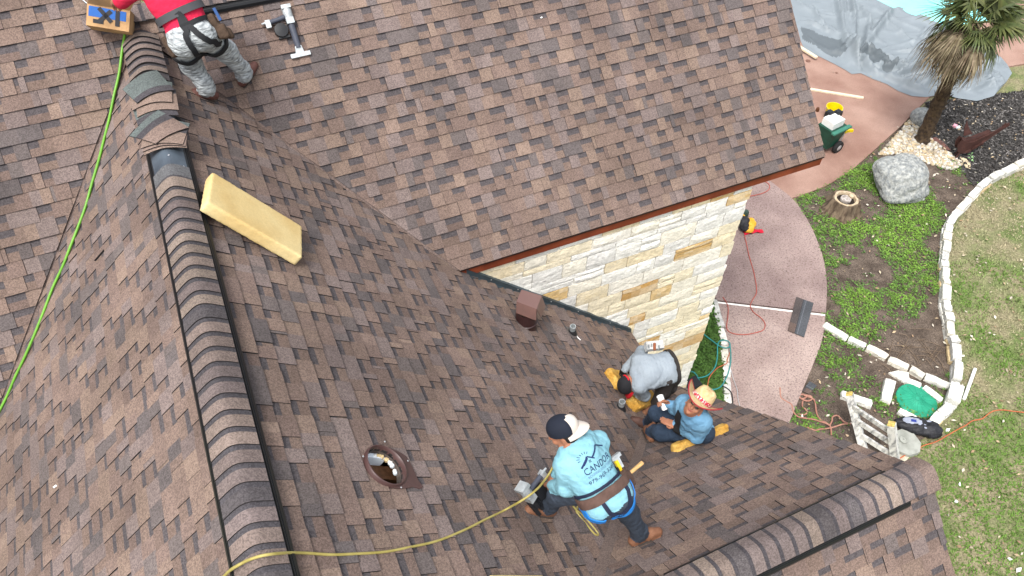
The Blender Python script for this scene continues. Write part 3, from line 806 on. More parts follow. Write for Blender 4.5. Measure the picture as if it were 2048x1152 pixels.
pipe(1241,818,'short grey vent pipe in front of the stooping man\'s cap')
b=MB(); b.tube(smoothpath([on('B',1150,667,.02),on('B',1155,674,.02),on('B',1161,680,.02)]),.006,6); tag(b.build('scrap_strip',flat('scrap_white',(.7,.7,.68),.6)),'thin pale strip lying beside the vent pipe near the flashing','scrap')
# small dropped bits on the shingles
for x,y,pl,lb in((1083,35,'C','tiny white scrap near the top of the big roof slope'),(768,457,'C','short white splinter lying along the right valley'),(110,973,'A','tiny white speck on the lower left roof slope')):
    p=on(pl,x,y,.022); b=MB(); b.box(p,(.012,.005,0),(-.003,.006,.001),(0,0,.003)); tag(b.build('scrap',flat('scrap_white',(.7,.7,.68),.6)),lb,'scrap')

# --- hoses on the roof
def hose(name,pts,r,m,label,cat='hose',n=8,group=None,k=7):
    b=MB(); Q=smoothpath(pts,k); Q=[p+np.array([mnoise.noise(Vector(tuple(p*3.1))),mnoise.noise(Vector(tuple(p*3.1+7))),0])*r*.9 if 0<i<len(Q)-1 else p for i,p in enumerate(Q)]; b.tube(Q,r,n); return tag(b.build(name,m,smooth=True),label,cat,group)
M_hg=flat('hose_green',lin(104,166,42),.45,spec=.5); M_hy=mat('hose_yellow',lin(160,146,76),.5,col2=lin(184,170,102),scale=9)
gpx=[(296,28),(272,27),(252,45),(249,68),(240,130),(226,200),(212,262),(195,330),(178,392),(158,448),(133,512),(108,570),(82,638),(56,700),(28,760),(4,812),(-40,900)]
hose('air_hose',[roof(x,y,.03) for x,y in gpx],.0125,M_hg,'bright green air hose running down the left valley from the carton')
def rid(x,y): # over the ridge vent
    q=ray(x,y); return CAM+q*((8.21+.075-CAM[2])/q[2])
ypx=[on('A',400,1190,.04),on('A',440,1159,.05),on('A',458,1142,.09),rid(476,1130),rid(505,1116),rid(545,1107),on('B',610,1106,.03)]+[on('B',x,y,.022) for x,y in((680,1109),(760,1104),(840,1090),(905,1070),(960,1045),(1010,1020))]+[on('B',1040,1003,.20),on('B',1070,980,.30),on('B',1097,950,.36),at(1116,914,7.0),at(1127,896,7.08)]
hose('air_hose',ypx,.0085,M_hy,'yellow air hose crossing the ridge to the nail gun in the blue hoodie man\'s hands')
lpx=[roof(x,y,.02) for x,y in((1128,975),(1140,1000),(1150,1017),(1172,1036),(1190,1057),(1197,1068),(1190,1067),(1172,1046),(1153,1022),(1160,1005),(1162,985))]
hose('air_hose',lpx,.0085,M_hy,'slack loop of yellow air hose behind the kneeling man\'s knee')

# --- cardboard carton on the upper roof
M_card=mat('cardboard',lin(186,148,106),.9,scale=5,bump=.15); M_cin=flat('cardboard_inside',lin(206,170,128),.9)
M_blue=flat('print_blue',lin(40,98,176),.7); M_lblue=flat('print_light_blue',lin(96,170,222),.7); M_ink=flat('marker_black',(.012,.012,.018),.6)
M_white=flat('print_white',(.78,.78,.76),.7)
q0,q1,q2,q3=on('C',172,50,.25),on('C',258,64,.25),on('C',271,25,.27),on('C',186,9,.27)
ex=unit(q1-q0); W_=np.linalg.norm(q1-q0); ey=unit((q3-q0)-ex*((q3-q0)@ex)); H_=np.linalg.norm(q3-q0); en=np.cross(ex,ey)
if en@(CAM-q0)<0: en=-en
box=thing('carton',q0-en*.25,'open cardboard carton with blue print and marker strokes by the ridge','carton')
Bq=lambda a,bq,h=0: q0+ex*a+ey*bq+en*h
b=MB()
b.prism([Bq(0,0),Bq(W_,0),Bq(W_,H_),Bq(0,H_)],-en*.006)
b.prism([Bq(0,0,-.006),Bq(0,H_,-.006),Bq(0,H_,-.26),Bq(0,0,-.26)],ex*.006)
b.prism([Bq(W_,0,-.006),Bq(W_,H_,-.006),Bq(W_,H_,-.26),Bq(W_,0,-.26)],-ex*.006)
b.prism([Bq(0.006,0,-.006),Bq(W_-.006,0,-.006),Bq(W_-.006,0,-.26),Bq(.006,0,-.26)],ey*.006)
b.prism([Bq(0,0,-.254),Bq(W_,0,-.254),Bq(W_,H_,-.254),Bq(0,H_,-.254)],-en*.006); b.build('carton_body',M_card,box)
b=MB(); b.prism([Bq(0,H_),Bq(W_,H_),Bq(W_+.05,H_+.06,.12),Bq(0.05,H_+.06,.12)],-ey*.006); b.build('flap',M_card,box)
b=MB(); b.prism([Bq(-.002,H_,-.01),Bq(-.002,H_,-.25),Bq(-.13,H_+.09,-.25),Bq(-.13,H_+.09,-.01)],-ey*.006); b.build('flap',M_white,box)
b=MB(); b.prism([Bq(-.02,H_+.004,-.05),Bq(-.02,H_+.004,-.22),Bq(-.115,H_+.075,-.22),Bq(-.115,H_+.075,-.05)],-ey*.002); b.build('side_print',M_lblue,box)
b=MB(); b.prism([Bq(-.0015,.03,-.04),Bq(-.0015,H_-.02,-.04),Bq(-.0015,H_-.02,-.22),Bq(-.0015,.03,-.22)],ex*.001); b.build('side_print',M_lblue,box)
b=MB(); b.prism([Bq(.015,.085,.0025),Bq(W_-.03,.085,.0025),Bq(W_-.03,H_-.025,.0025),Bq(.3*W_,H_-.02,.0025),Bq(.015,H_-.02,.0025)],-en*.002); b.build('blue_print',M_blue,box)
b=MB(); b.prism([Bq(.055,.03,.003),Bq(.14,.03,.003),Bq(.14,.065,.003),Bq(.055,.065,.003)],-en*.002); b.build('barcode_print',M_ink,box)
b=MB()
def stroke(a,c,w=.018):
    a=np.array(a)*[W_,H_];c=np.array(c)*[W_,H_]; d=(c-a)/np.linalg.norm(c-a); n=np.array([-d[1],d[0]])*w
    b.prism([Bq(*(a+n),.005),Bq(*(c+n),.005),Bq(*(c-n),.005),Bq(*(a-n),.005)],-en*.002)
stroke((.27,.86),(.58,.30));stroke((.56,.80),(.28,.22)); stroke((.715,.88),(.72,.16)); b.build('marker_strokes',M_ink,box)
b=MB()
for k in range(5): b.box(Bq(W_*(.3+.1*k),H_-.03-.005*k,-.08-.02*k),ex*.09,ey*.02,en*.03,0,[(.55,.02,.03),(.7,.68,.62),(.75,.03,.05),(.72,.55,.38),(.3,.55,.7)][k])
tag(b.build('packet_bundle',mat('packets',(1,1,1),.6,var=.05,tint=True)),'red and white packets showing in the mouth of the carton','packet')

# --- nail gun
M_alu=mat('gun_alloy',lin(190,196,198),.35,scale=14,metal=.35,spec=.5); M_grip=flat('gun_grip',lin(74,78,90),.55); M_gblk=flat('gun_black',(.016,.017,.02),.4)
def nailgun(o,x,y,z,label,long_nose=True,k=1.0):
    """x: along the handle, y: along the barrel towards the nose, z: out of the roof"""
    o,x,y,z=[np.asarray(q,float) for q in(o,x,y,z)]; t=thing('nail_gun',o,label,'nail gun')
    Pq=lambda a,bq,c=0: o+(x*a+y*bq+z*c)*k
    b=MB(); b.lathe(Pq(0,-.04,.05),y,[(.0,-.01),(.042*k,-.005),(.046*k,.03),(.046*k,.09),(.040*k,.13)],16); b.box(Pq(0,-.025,.05),x*.047*k,y*.018*k,z*.049*k); b.box(Pq(.0,.11,.05),x*.038*k,y*.03*k,z*.04*k); b.build('motor_housing',M_alu,t,smooth=35)
    b=MB(); b.tube([Pq(-.03,.06,.05),Pq(-.12,.075,.05),Pq(-.20,.085,.05)],[.026*k,.021*k,.024*k],12); b.build('handle',M_grip,t,smooth=35)
    b=MB(); b.box(Pq(-.215,.10,.05),x*.024*k,y*.038*k,z*.026*k); b.tube([Pq(-.235,.08,.05),Pq(-.275,.085,.05)],[.012*k,.008*k],8); b.build('hose_fitting',M_alu,t)
    b=MB(); b.lathe(Pq(-.11,.18,.01),z,[(.001,0),(.068*k,0),(.070*k,.03),(.066*k,.065),(.02*k,.07),(.001,.07)],20); b.box(Pq(-.10,.245,.03),x*.055*k,y*.012*k,z*.02*k); b.build('coil_magazine',M_gblk,t,smooth=35)
    L=.30 if long_nose else .17
    b=MB(); b.tube([Pq(.0,.13,.045),Pq(0,.13+(L-.05),.04)],[.034*k,.030*k],12); b.build('barrel_sleeve' if long_nose else 'nose',M_grip if long_nose else M_gblk,t,smooth=35)
    if long_nose:
        b=MB(); b.prism([Pq(-.032,.36,.06),Pq(.032,.36,.06),Pq(.042,.43,.05),Pq(-.042,.43,.05)],-z*.04*k); b.box(Pq(0,.445,.03),x*.098*k,y*.020*k,z*.02*k); b.build('foot_plate',M_alu,t)
    else:
        b=MB(); b.box(Pq(.03,.24,.03),x*.012*k,y*.09*k,z*.02*k); b.box(Pq(-.03,.26,.03),x*.02*k,y*.07*k,z*.014*k); b.build('guide',M_gblk,t)
    return t
g0=on('C',570,14,.0); gy=unit(on('C',595,92,0)-g0); gz=nC; gx=unit(np.cross(gy,gz)); 
if gx@(on('C',600,14)-g0)<0: gx=-gx
nailgun(g0+gy*.045,gx,gy,gz,'silver nail gun lying alone on the upper roof below the ridge')
h0=on('B',1039,976,.17); hy=unit(on('B',1084,1030,.04)-h0); hx=-unit(on('B',1096,957,.27)-on('B',1052,986,.17)); hz=unit(np.cross(hx,hy)); hz=hz if hz@nB>0 else -hz
hx=unit(hx-hy*(hx@hy))
nailgun(h0,hx,hy,hz,'silver and black nail gun held down by the man in the blue hoodie',False,.92)

# ================================================================== PEOPLE
M_skin=mat('skin',lin(150,102,78),.6,scale=8,var=.08); M_hair=flat('hair_black',(.012,.010,.009),.7)
M_bootb=mat('boot_tan',lin(118,78,56),.75,col2=lin(138,96,72),scale=14,bump=.3); M_bootd=mat('boot_brown',lin(84,58,50),.7,scale=14,bump=.3)
M_sole=flat('boot_sole',(.05,.04,.035),.8)
def cloth(name,c,c2=None,sc=5,bs=22,bump=.9,thr=(.3,.7),stretch=None): return mat(name,c,.9,col2=c2,scale=sc,bump=bump,bscale=bs,detail=6,thr=thr,var=.12,stretch=stretch)
def hand(pr,w,d,nrm,m,curl=.6,s=1.0,side=1):
    """palm, four bent fingers of unequal length and a thumb; d: direction of the hand, nrm: back of the hand"""
    d=unit(d); n=unit(np.asarray(nrm,float)-d*(d@np.asarray(nrm,float))); a=np.cross(n,d)*side
    w=np.asarray(w,float)
    R=np.array([d,a,n]); pr.append((rbox(w+d*.048*s,(.052*s,.042*s,.017*s),.014*s,R),m,.012))
    for k,(of,L) in enumerate(((-.030,.068),(-.010,.078),(.011,.074),(.031,.058))):
        b0=w+d*.085*s+a*of*s; c1=curl*.6; d1=d*math.cos(c1)-n*math.sin(c1); d2=d*math.cos(curl*1.6)-n*math.sin(curl*1.6)
        m1=b0+d1*L*.55*s; e=m1+d2*L*.5*s
        pr.append((capsule(b0,m1,.0095*s,.009*s),m,.005)); pr.append((capsule(m1,e,.009*s,.0075*s),m,.004))
    t0=w+d*.03*s-a*.036*s; t1=t0+unit(d*.75-a*.65-n*.15)*.042*s; t2=t1+unit(d*.9-a*.2-n*.4)*.032*s
    pr.append((capsule(t0,t1,.013*s,.011*s),m,.008)); pr.append((capsule(t1,t2,.0105*s,.0085*s),m,.004))
def head(pr,c,fw,up,m,m_lip=None,m_eye=None,hair=None):
    fw=unit(fw); up=unit(np.asarray(up,float)-fw*(fw@np.asarray(up,float))); rt=np.cross(fw,up); R=np.array([fw,rt,up]); c=np.asarray(c,float)
    pr.append((ellip(c+up*.02-fw*.012,(.098,.076,.095),R),m if hair is None else hair,.02))
    pr.append((ellip(c-up*.035+fw*.028,(.066,.058,.078),R),m,.03))
    pr.append((capsule(c-up*.085+fw*.062,c-up*.09+fw*.07,.020,.018),m,.02))
    pr.append((capsule(c+up*.008+fw*.092,c-up*.030+fw*.112,.010,.015),m,.010))
    pr.append((capsule(c+up*.022+fw*.088-rt*.04,c+up*.022+fw*.088+rt*.04,.008),m if hair is None else hair,.006))
    for s in(-1,1):
        pr.append((ellip(c+rt*.078*s-up*.008-fw*.01,(.022,.010,.033),R),m,.006))
        pr.append((ellip(c+fw*.086+rt*.031*s+up*.004,(.010,.014,.008),R),m if m_eye is None else m_eye,.002))
        pr.append((ellip(c+fw*.066+rt*.042*s-up*.025,(.022,.024,.022),R),m,.02))
    pr.append((ellip(c+fw*.092-up*.057,(.010,.024,.007),R),m if m_lip is None else m_lip,.004))
def boot(pr,ank,toe,up,m,ms):
    ank=np.asarray(ank,float); toe=np.asarray(toe,float); up=unit(up); d=toe-ank; d=unit(d-up*(d@up)); heel=ank-d*.055-up*.055
    a=np.cross(up,d)
    pr.append((capsule(ank+up*.03,ank-up*.03,.054,.050),m,.03)); pr.append((capsule(heel,ank+d*.10-up*.045,.042,.044),m,.03)); pr.append((capsule(ank+d*.09-up*.05,ank+d*.165-up*.058,.045,.038),m,.025))
    R=np.array([d,a,up]); pr.append((rbox(ank+d*.055-up*.093,(.135,.046,.012),.010,R),ms,.004))
def torso(pr,hL,hR,nk,sL,sR,fw,m_sh,m_pt,wide=1.0,belly=0.0):
    hL,hR,nk,sL,sR=[np.asarray(q,float) for q in(hL,hR,nk,sL,sR)]
    pv=(hL+hR)/2; up=unit(nk-pv); rt=unit((sR-sL)-up*((sR-sL)@up)); f=np.cross(up,rt); f=f if f@np.asarray(fw)>0 else -f
    L=np.linalg.norm(nk-pv); R=np.array([rt,f,up]); rp=unit(hR-hL) if np.linalg.norm(hR-hL)>.05 else rt
    rp=unit(rp-up*(rp@up)*.5); fp=unit(np.cross(up,rp)); fp=fp if fp@np.asarray(fw)>0 else -fp; Rp=np.array([rp,fp,np.cross(rp,fp)])
    pr.append((ellip(pv+up*.02-f*.015,(.175*wide,.135,.15),Rp),21,.06))
    pr.append((ellip(pv+up*L*.33+f*belly,(.160*wide,.125+belly,.16),R),21,.07))
    pr.append((ellip(pv+up*L*.52,(.175*wide,.125,.17),R),21,.07))
    pr.append((ellip(pv+up*L*.72-f*.01,(.190*wide,.125,.15),R),21,.07))
    pr.append((capsule(sL+(nk-sL)*.12,sR+(nk-sR)*.12,.066),21,.07))
    pr.append((capsule(sL,nk,.055,.06),m_sh,.05)); pr.append((capsule(sR,nk,.055,.06),m_sh,.05))
    return pv,up,rt,f,L
def limb(pr,P,r,m,k=.03):
    for i in range(len(P)-1): pr.append((capsule(P[i],P[i+1],r[i],r[i+1]),m,k))
def person(prims,mats,label,wob,h=.0085,hem=None):
    wob=dict(wob); wob[21]=wob[1]
    o=solid_obj('person',prims,h,mats,None,wob,hem); return tag(o,label,'person')
def band(o,T,c,axis,start,w,th,m,name,a0=0,a1=2*math.pi,n=40,off=.004,R0=.45,tilt=None):
    """a strap lying on the body all round (or from a0 to a1)"""
    ax=unit(axis); x=unit(np.asarray(start,float)-ax*(ax@np.asarray(start,float))); y=np.cross(ax,x); b=MB(); rows=[]
    full=abs(a1-a0)>6.2
    for i in range(n+(0 if full else 1)):
        a=a0+(a1-a0)*i/n; d=x*math.cos(a)+y*math.sin(a); row=[]
        for hgt in(-w/2,w/2):
            src=np.asarray(c,float)+ax*hgt+(ax*0 if tilt is None else np.asarray(tilt)*math.cos(a))+d*R0
            hit=T.ray_cast(Vector(src),Vector(-d),R0)
            r=R0-(hit[3] if hit[0] is not None else R0-.12); row.append((src-d*R0,d,r))
        rr=max(row[0][2],row[1][2]); rows.append([q+d_*(rr+off) for q,d_,_ in row]+[q+d_*(rr+off+th) for q,d_,_ in row])
    # smooth the radii a little
    k=len(rows)
    V=[p for r in rows for p in r]; F=[]
    for i in range(k if full else k-1):
        j=(i+1)%k; A,Bq=4*i,4*j
        F+=[(A+2,Bq+2,Bq+3,A+3),(A,A+1,Bq+1,Bq),(A+1,A+3,Bq+3,Bq+1),(A,Bq,Bq+2,A+2)]
    b.add(V,F); return b.build(name,m,o,smooth=60)
def ribbon(o,T,pts,w,th,m,name,off=.006,n=6,c=(1,1,1)):
    """a strap from point to point, pulled down on the body"""
    P=smoothpath(pts,n); Q=[]
    for p in P:
        l,nn,_,_=T.find_nearest(Vector(p)); Q.append((np.array(l)+np.array(nn)*off,np.array(nn)))
    b=MB(); V=[]
    for i,(p,nn) in enumerate(Q):
        d=unit(Q[min(i+1,len(Q)-1)][0]-Q[max(i-1,0)][0]+1e-6); s=unit(np.cross(nn,d))*w/2; V+=[p-s,p+s,p-s+nn*th,p+s+nn*th]
    F=[]
    for i in range(len(Q)-1):
        A,Bq=4*i,4*i+4; F+=[(A+2,A+3,Bq+3,Bq+2),(A,Bq,Bq+1,A+1),(A,A+2,Bq+2,Bq),(A+1,Bq+1,Bq+3,A+3)]
    b.add(V,F,0,c); return b.build(name,m,o,smooth=60)
def capdome(c,fw,up,r=.108,k=.88):
    fw=unit(fw); up=unit(np.asarray(up)-fw*(fw@np.asarray(up))); rt=np.cross(fw,up); return np.asarray(c),fw,up,rt
def baseball(o,c,fw,up,mc,mb_,brim=1,front=None,button=True):
    """brim: +1 forward, -1 worn backwards"""
    c,fw,up,rt=capdome(c,fw,up); b=MB(); n=24; V=[]; rows=7
    for j in range(rows+1):
        a=j/rows*math.pi/2*.97
        for i in range(n):
            t=2*math.pi*i/n; V.append(c+up*(.015+.108*math.sin(a)**.9)+(fw*math.cos(t)*.116+rt*math.sin(t)*.094)*math.cos(a)**.75)
    F=[(j*n+i,j*n+(i+1)%n,(j+1)*n+(i+1)%n,(j+1)*n+i) for j in range(rows) for i in range(n)]; F.append(tuple(rows*n+i for i in range(n)))
    b.add(V,F); crown=b.build('cap',mc,o,smooth=60)
    b=MB(); V=[]; m=12
    for i in range(m+1):
        t=(i/m-.5)*2.3; ct,st=math.cos(t)*brim,math.sin(t)
        for r,dz in((1.0,.0),(1.55,-.016),(1.72,-.024)):
            rr=1+(r-1)*max(0,math.cos(t*1.28))**.55
            V.append(c+up*(.02+dz-.018*abs(st)**2)+fw*ct*.114*rr+rt*st*.096*min(rr,1.12))
    top=[(3*i+k,3*i+k+1,3*i+4+k,3*i+3+k) for i in range(m) for k in(0,1)]
    V2=[p-up*.006 for p in V]; N0=len(V); b.add(V+V2,top+[tuple(N0+q for q in f[::-1]) for f in top]+[(3*i+2,N0+3*i+2,N0+3*i+5,3*i+5) for i in range(m)])
    b.build('cap_brim',mb_,crown,smooth=50)
    return crown
def lettering(o,T,text,org,x,y,size,m,name,width=None):
    cu=bpy.data.curves.new('txt','FONT'); cu.body=text; cu.size=size; cu.align_x='CENTER'; cu.resolution_u=2
    ob=bpy.data.objects.new('txt',cu); COL.objects.link(ob); dg=bpy.context.evaluated_depsgraph_get(); dg.update()
    me=ob.evaluated_get(dg).to_mesh(); vs=[np.array(v.co) for v in me.vertices]; fs=[tuple(p.vertices) for p in me.polygons]
    bpy.data.objects.remove(ob); bpy.data.curves.remove(cu)
    if width: 
        w=max(v[0] for v in vs)-min(v[0] for v in vs); k=width/w; vs=[v*np.array([k,1,1]) for v in vs]
    return decal(o,T,vs,fs,org,x,y,m,name)
def decal(o,T,vs,fs,org,x,y,m,name,off=.004):
    x=unit(x); y=unit(np.asarray(y)-x*(x@np.asarray(y))); n=np.cross(x,y); V=[]
    for v in vs:
        p=np.asarray(org)+x*v[0]+y*v[1]; hit=T.ray_cast(Vector(p+n*.35),Vector(-n),.8)
        V.append(np.array(hit[0])+n*off if hit[0] is not None else p)
    b=MB(); b.add(V,fs); return b.build(name,m,o)

# ---------- the kneeling man in the pale blue hoodie
M_hood_c=cloth('hoodie_pale_blue',lin(122,176,192),lin(142,192,206),4,18,.8); M_den=cloth('denim_dark',lin(46,54,66),lin(66,76,90),7,26,.8)
pr=[]
hR=at(1230,1003,7.0); hL=at(1192,990,7.0); hR=hR+unit(hR-hL)*.03; nk=at(1153,893,7.26); sL=at(1129,930,7.22); sR=at(1197,884,7.18)
fwH=unit(np.array([-.55,.75,-.35]))
pv,up,rt,f,L=torso(pr,hL+unit(hL-hR)*.06,hR,nk,sL,sR,fwH,1,2,1.0)
aR=on('D',1277,1066,.11); aL=on('B',1100,1013,.11); kR=(hR+aR)/2+np.array([.01,.03,.02]); kL=at(1118,988,6.76)
hLq=hL+unit(hL-hR)*.05
limb(pr,[hR,kR,aR+np.array([0,0,.03])],[.098,.074,.062],2,.05); limb(pr,[hLq,kL,aL+np.array([0,0,.03])],[.095,.078,.060],2,.05)
pr.append((capsule(aR+np.array([0,0,.06]),aR+np.array([0,0,.02]),.068,.070),2,.01)); pr.append((capsule(aL+np.array([0,0,.07]),aL+np.array([0,0,.02]),.064,.066),2,.01))
boot(pr,aR,aR+np.array([.10,-.02,-.02]),unit(nD+np.array([0,0,.6])),3,4); boot(pr,aL,on('B',1078,1022,.03),unit(nB+np.array([0,0,.4])),3,4)
eL=at(1132,975,7.02); wL=at(1104,970,6.84); eR=at(1138,925,6.98); wR=at(1113,947,6.82)
limb(pr,[sL,eL,wL+unit(eL-wL)*.02],[.072,.060,.043],1,.04); limb(pr,[sR,eR,wR],[.070,.056,.042],1,.04)
gunp=at(1092,962,6.78)
hand(pr,wL,unit(on('B',1088,962,.24)-wL),(0,-.2,1),0,.9,.95,1); hand(pr,wR,unit(on('B',1094,956,.26)-wR),(.2,-.1,1),0,.9,.95,-1)
hd=at(1127,866,7.38); hf=unit(np.array([-.80,.42,-.42])); hu=unit(np.array([-.05,.25,1.0]))
pr.append((capsule(nk+up*.02,hd-hu*.05,.056,.054),0,.03)); head(pr,hd,hf,hu,0,hair=None)
# hood bunched round the neck, pouch hem
back=-f
for a in np.linspace(-1.5,1.5,9):
    q=nk+up*.015+back*.085*math.cos(a)+rt*.10*math.sin(a); pr.append((ellip(q,(.05,.05,.042)),1,.04))
pr.append((ellip(nk-up*.06+back*.10,(.085,.06,.075),np.array([rt,back,up])),1,.05))
pr.append((capsule(pv+up*.0-rt*.09+back*.05,pv+up*.0+rt*.09+back*.05,.112),21,.06))
wobH={1:(.0075,36,1),2:(.004,52,2)}
H=person(pr,[M_skin,M_hood_c,M_den,M_bootb,M_sole],'man in pale blue printed hoodie crouching over a nail gun',wobH,hem=(pv,up,-.075)); TH=bvh(H)
M_navy=flat('cap_navy',lin(26,32,46),.85); M_beige=flat('cap_beige',lin(206,196,186),.85)
cp=baseball(H,hd+hu*.028,hf,hu,M_navy,M_beige,-1)
# beige rear half of the crown beside the turned brim
b=MB(); n=16
V=[];rt_h=np.cross(hf,hu)
for j in range(6):
    a=j/5*math.pi/2*.9
    for i in range(n+1):
        t=math.pi/2+.75+(math.pi-1.5)*i/n; V.append(hd+hu*.028+hu*(.015+.110*math.sin(a)**.9)+(hf*math.cos(t)*.119+rt_h*math.sin(t)*.097)*math.cos(a)**.75)
b.add(V,[(j*(n+1)+i,j*(n+1)+i+1,(j+1)*(n+1)+i+1,(j+1)*(n+1)+i) for j in range(5) for i in range(n)]); b.build('cap_mesh_panel',M_beige,cp,smooth=True)
pr=[]
for a in np.linspace(0,2*math.pi,15)[:-1]: pr.append((ellip(hd-hu*.015+(-hf*.9*0+hf*math.cos(a))*.076+rt_h*math.sin(a)*.062,(.030,.030,.040)),0,.02))
pr=[p for i,p in enumerate(pr) if True]
pr=[(ellip(hd+hu*.0-hf*.03,(.084,.0795,.075),np.array([hf,rt_h,hu])),0,.02),(ellip(hd+hf*.09+hu*.05,(.03,.055,.03),np.array([hf,rt_h,hu])),0,.02)]
solid_obj('hair',pr,.009,[M_hair],H)
M_brownb=mat('tool_belt_brown',lin(92,70,62),.8,scale=10,bump=.3); M_blue_s=flat('strap_blue',lin(34,120,196),.7); M_navy_s=flat('strap_navy',lin(30,36,60),.7)
wc=pv+up*.075
band(H,TH,wc,up,back,.075,.012,M_brownb,'tool_belt',off=.006,R0=.30,a0=-1.75,a1=1.75)
band(H,TH,wc+up*.05,up,back,.020,.010,M_navy_s,'harness_strap',off=.008,R0=.30,a0=-1.7,a1=1.7)
thR=hR+(kR-hR)*.10
ribbon(H,TH,[pv-rt*.20+up*.06,pv-rt*.19-up*.04+back*.06,pv-rt*.14-up*.12+back*.12],.055,.008,M_blue_s,'leg_strap')
ribbon(H,TH,[pv-rt*.10-up*.13+back*.16,pv+rt*.0-up*.15+back*.16,pv+rt*.10-up*.12+back*.16,pv+rt*.17-up*.04+back*.12,pv+rt*.18+up*.05+back*.06],.030,.008,M_blue_s,'leg_strap')
ribbon(H,TH,[wc+back*.16-rt*.12,pv+back*.17-rt*.10-up*.06,pv+back*.15-rt*.02-up*.12,pv+back*.17+rt*.07-up*.07,wc+back*.16+rt*.11],.030,.008,M_navy_s,'harness_strap')
# pouch, hammer and pliers at the belt
pq=wc+rt*.20-up*.06+back*.02
RH3=np.array([f,rt,up])
pc=solid_obj('tool_pouch',[(rbox(pq,(.07,.035,.085),.022,RH3),0,.02),(rbox(pq+rt*.045-up*.01,(.05,.025,.06),.018,RH3),0,.015)],.010,[M_brownb],H,wob={0:(.005,42,3)})
b=MB(); b.tube([pq+up*.01+rt*.05,pq+up*.02+rt*.21+back*.02],[.014,.017],10); hm=b.build('hammer',mat('hammer_wood',lin(196,158,104),.6,stretch=(2,12,12)),None,smooth=40); tag(hm,'wooden handled hammer sticking out of the hoodie man\'s tool pouch','hammer')
b=MB(); b.box(pq+up*.14+back*.02+rt*.02,rt*.022,f*.02,up*.045); b.box(pq+up*.185+back*.02+rt*.025,rt*.045,f*.016,up*.014); hh=b.build('claw_hammer',M_alu); tag(hh,'silver headed claw hammer upright in the hoodie man\'s belt','hammer')
b=MB(); b.box(pq+up*.115+rt*.0-f*.04,rt*.012,f*.012,up*.05,0); b.build('tool_grip',flat('grip_yellow',lin(236,204,40),.5),pc)
b=MB(); b.tube([wc+back*.165+rt*.09+up*.02,wc+back*.175+rt*.10-up*.02,wc+back*.17+rt*.12-up*.045,wc+back*.165+rt*.10-up*.05],.006,8); b.build('snap_hook',M_alu,H)
# back print: roof mark, sun rays and lettering
M_print=flat('print_navy',lin(28,46,92),.8)
bx=unit(sR-sL); by=unit(nk-pv); bc=pv+(nk-pv)*.70+back*.02+rt*.01
def tilt(v): return v
tx=unit(bx+by*.06); ty=by
lettering(H,TH,'CANDOR',bc-ty*.045,tx,ty,.072,M_print,'back_print',.25)
lettering(H,TH,'ROOFING SOLUTIONS',bc-ty*.073,tx,ty,.026,flat('print_pale_navy',lin(92,120,160),.8),'back_print',.23)
lettering(H,TH,'979-969-3201',bc-ty*.118,tx,ty,.040,M_print,'back_print',.245)
def seg(a,c,w): 
    a=np.array(a);c=np.array(c); d=(c-a)/np.linalg.norm(c-a); n=np.array([-d[1],d[0]])*w/2; k=4
    P=[a+(c-a)*i/k for i in range(k+1)]; return [p+n for p in P]+[p-n for p in P],[(i,k+1+i,k+2+i,i+1) for i in range(k)]
vs_,fs_=[],[]
for a,c,w in(((-.125,.012),(-.06,.070),.013),((-.06,.070),(-.015,.030),.009),((-.03,.045),(.045,.100),.013),((.045,.100),(.125,.045),.009),((-.105,.02),(-.06,.058),.006)):
    v1,f1=seg(a,c,w); b0=len(vs_); vs_+=v1; fs_+=[tuple(i+b0 for i in q) for q in f1]
for k in range(7):
    a=math.radians(50+k*22); c0=np.array([-.075,.062]); v1,f1=seg(c0+np.array([math.cos(a),math.sin(a)])*.034,c0+np.array([math.cos(a),math.sin(a)])*.050,.004); b0=len(vs_); vs_+=v1; fs_+=[tuple(i+b0 for i in q) for q in f1]
for ox in(-.064,-.054):
    for oy in(.026,.036): v1,f1=seg((ox,oy),(ox+.007,oy),.007); b0=len(vs_); vs_+=v1; fs_+=[tuple(i+b0 for i in q) for q in f1]
decal(H,TH,[np.array([*v,0]) for v in vs_],fs_,bc+ty*.005,tx,ty,M_print,'roof_emblem')

# ---------- the man in grey bending at the waist
M_grey=cloth('shirt_pale_grey',lin(140,150,160),lin(160,170,178),4,18,.8); M_char=cloth('trousers_charcoal',lin(52,48,48),lin(72,66,64),7,24,.8)
pr=[]; M_bl=flat('glove_black',(.015,.015,.017),.7)
hR=at(1334,722,5.06); hL=at(1336,752,5.02); nk=at(1274,748,5.10); sR=at(1276,722,5.10); sL=at(1278,774,5.04)
fwG=np.array([-.5,.1,-.86])
pv,up,rt,f,L=torso(pr,hL,hR,nk,sL,sR,fwG,1,2,1.05)
aR=on('B',1326,793,.11); aL=on('B',1308,812,.11); kR=at(1340,772,4.62); kL=at(1326,782,4.72)
limb(pr,[hR,kR,aR],[.105,.076,.060],2,.05); limb(pr,[hL,kL,aL],[.105,.076,.060],2,.05)
boot(pr,aR,aR+np.array([-.12,-.02,.0]),unit(nB+np.array([0,0,.6])),3,4); boot(pr,aL,aL+np.array([-.12,-.03,0]),unit(nB+np.array([0,0,.6])),3,4)
eR=at(1284,702,4.92); wR=at(1250,738,4.80); eL=at(1290,792,4.74); wL=at(1266,792,4.62)
limb(pr,[sR,eR,wR],[.072,.058,.043],1,.04); limb(pr,[sL,eL,wL],[.070,.056,.042],1,.04)
hand(pr,wR,unit(on('B',1238,752,.05)-wR),(.3,.3,1),5,.8,1.0,1); hand(pr,wL,unit(on('B',1250,806,.05)-wL),(.3,.3,1),0,.7,1.0,-1)
hd=at(1260,768,4.98); hf=unit(np.array([.12,-.42,-.90])); hu=unit(np.array([-.80,-.12,.25]))
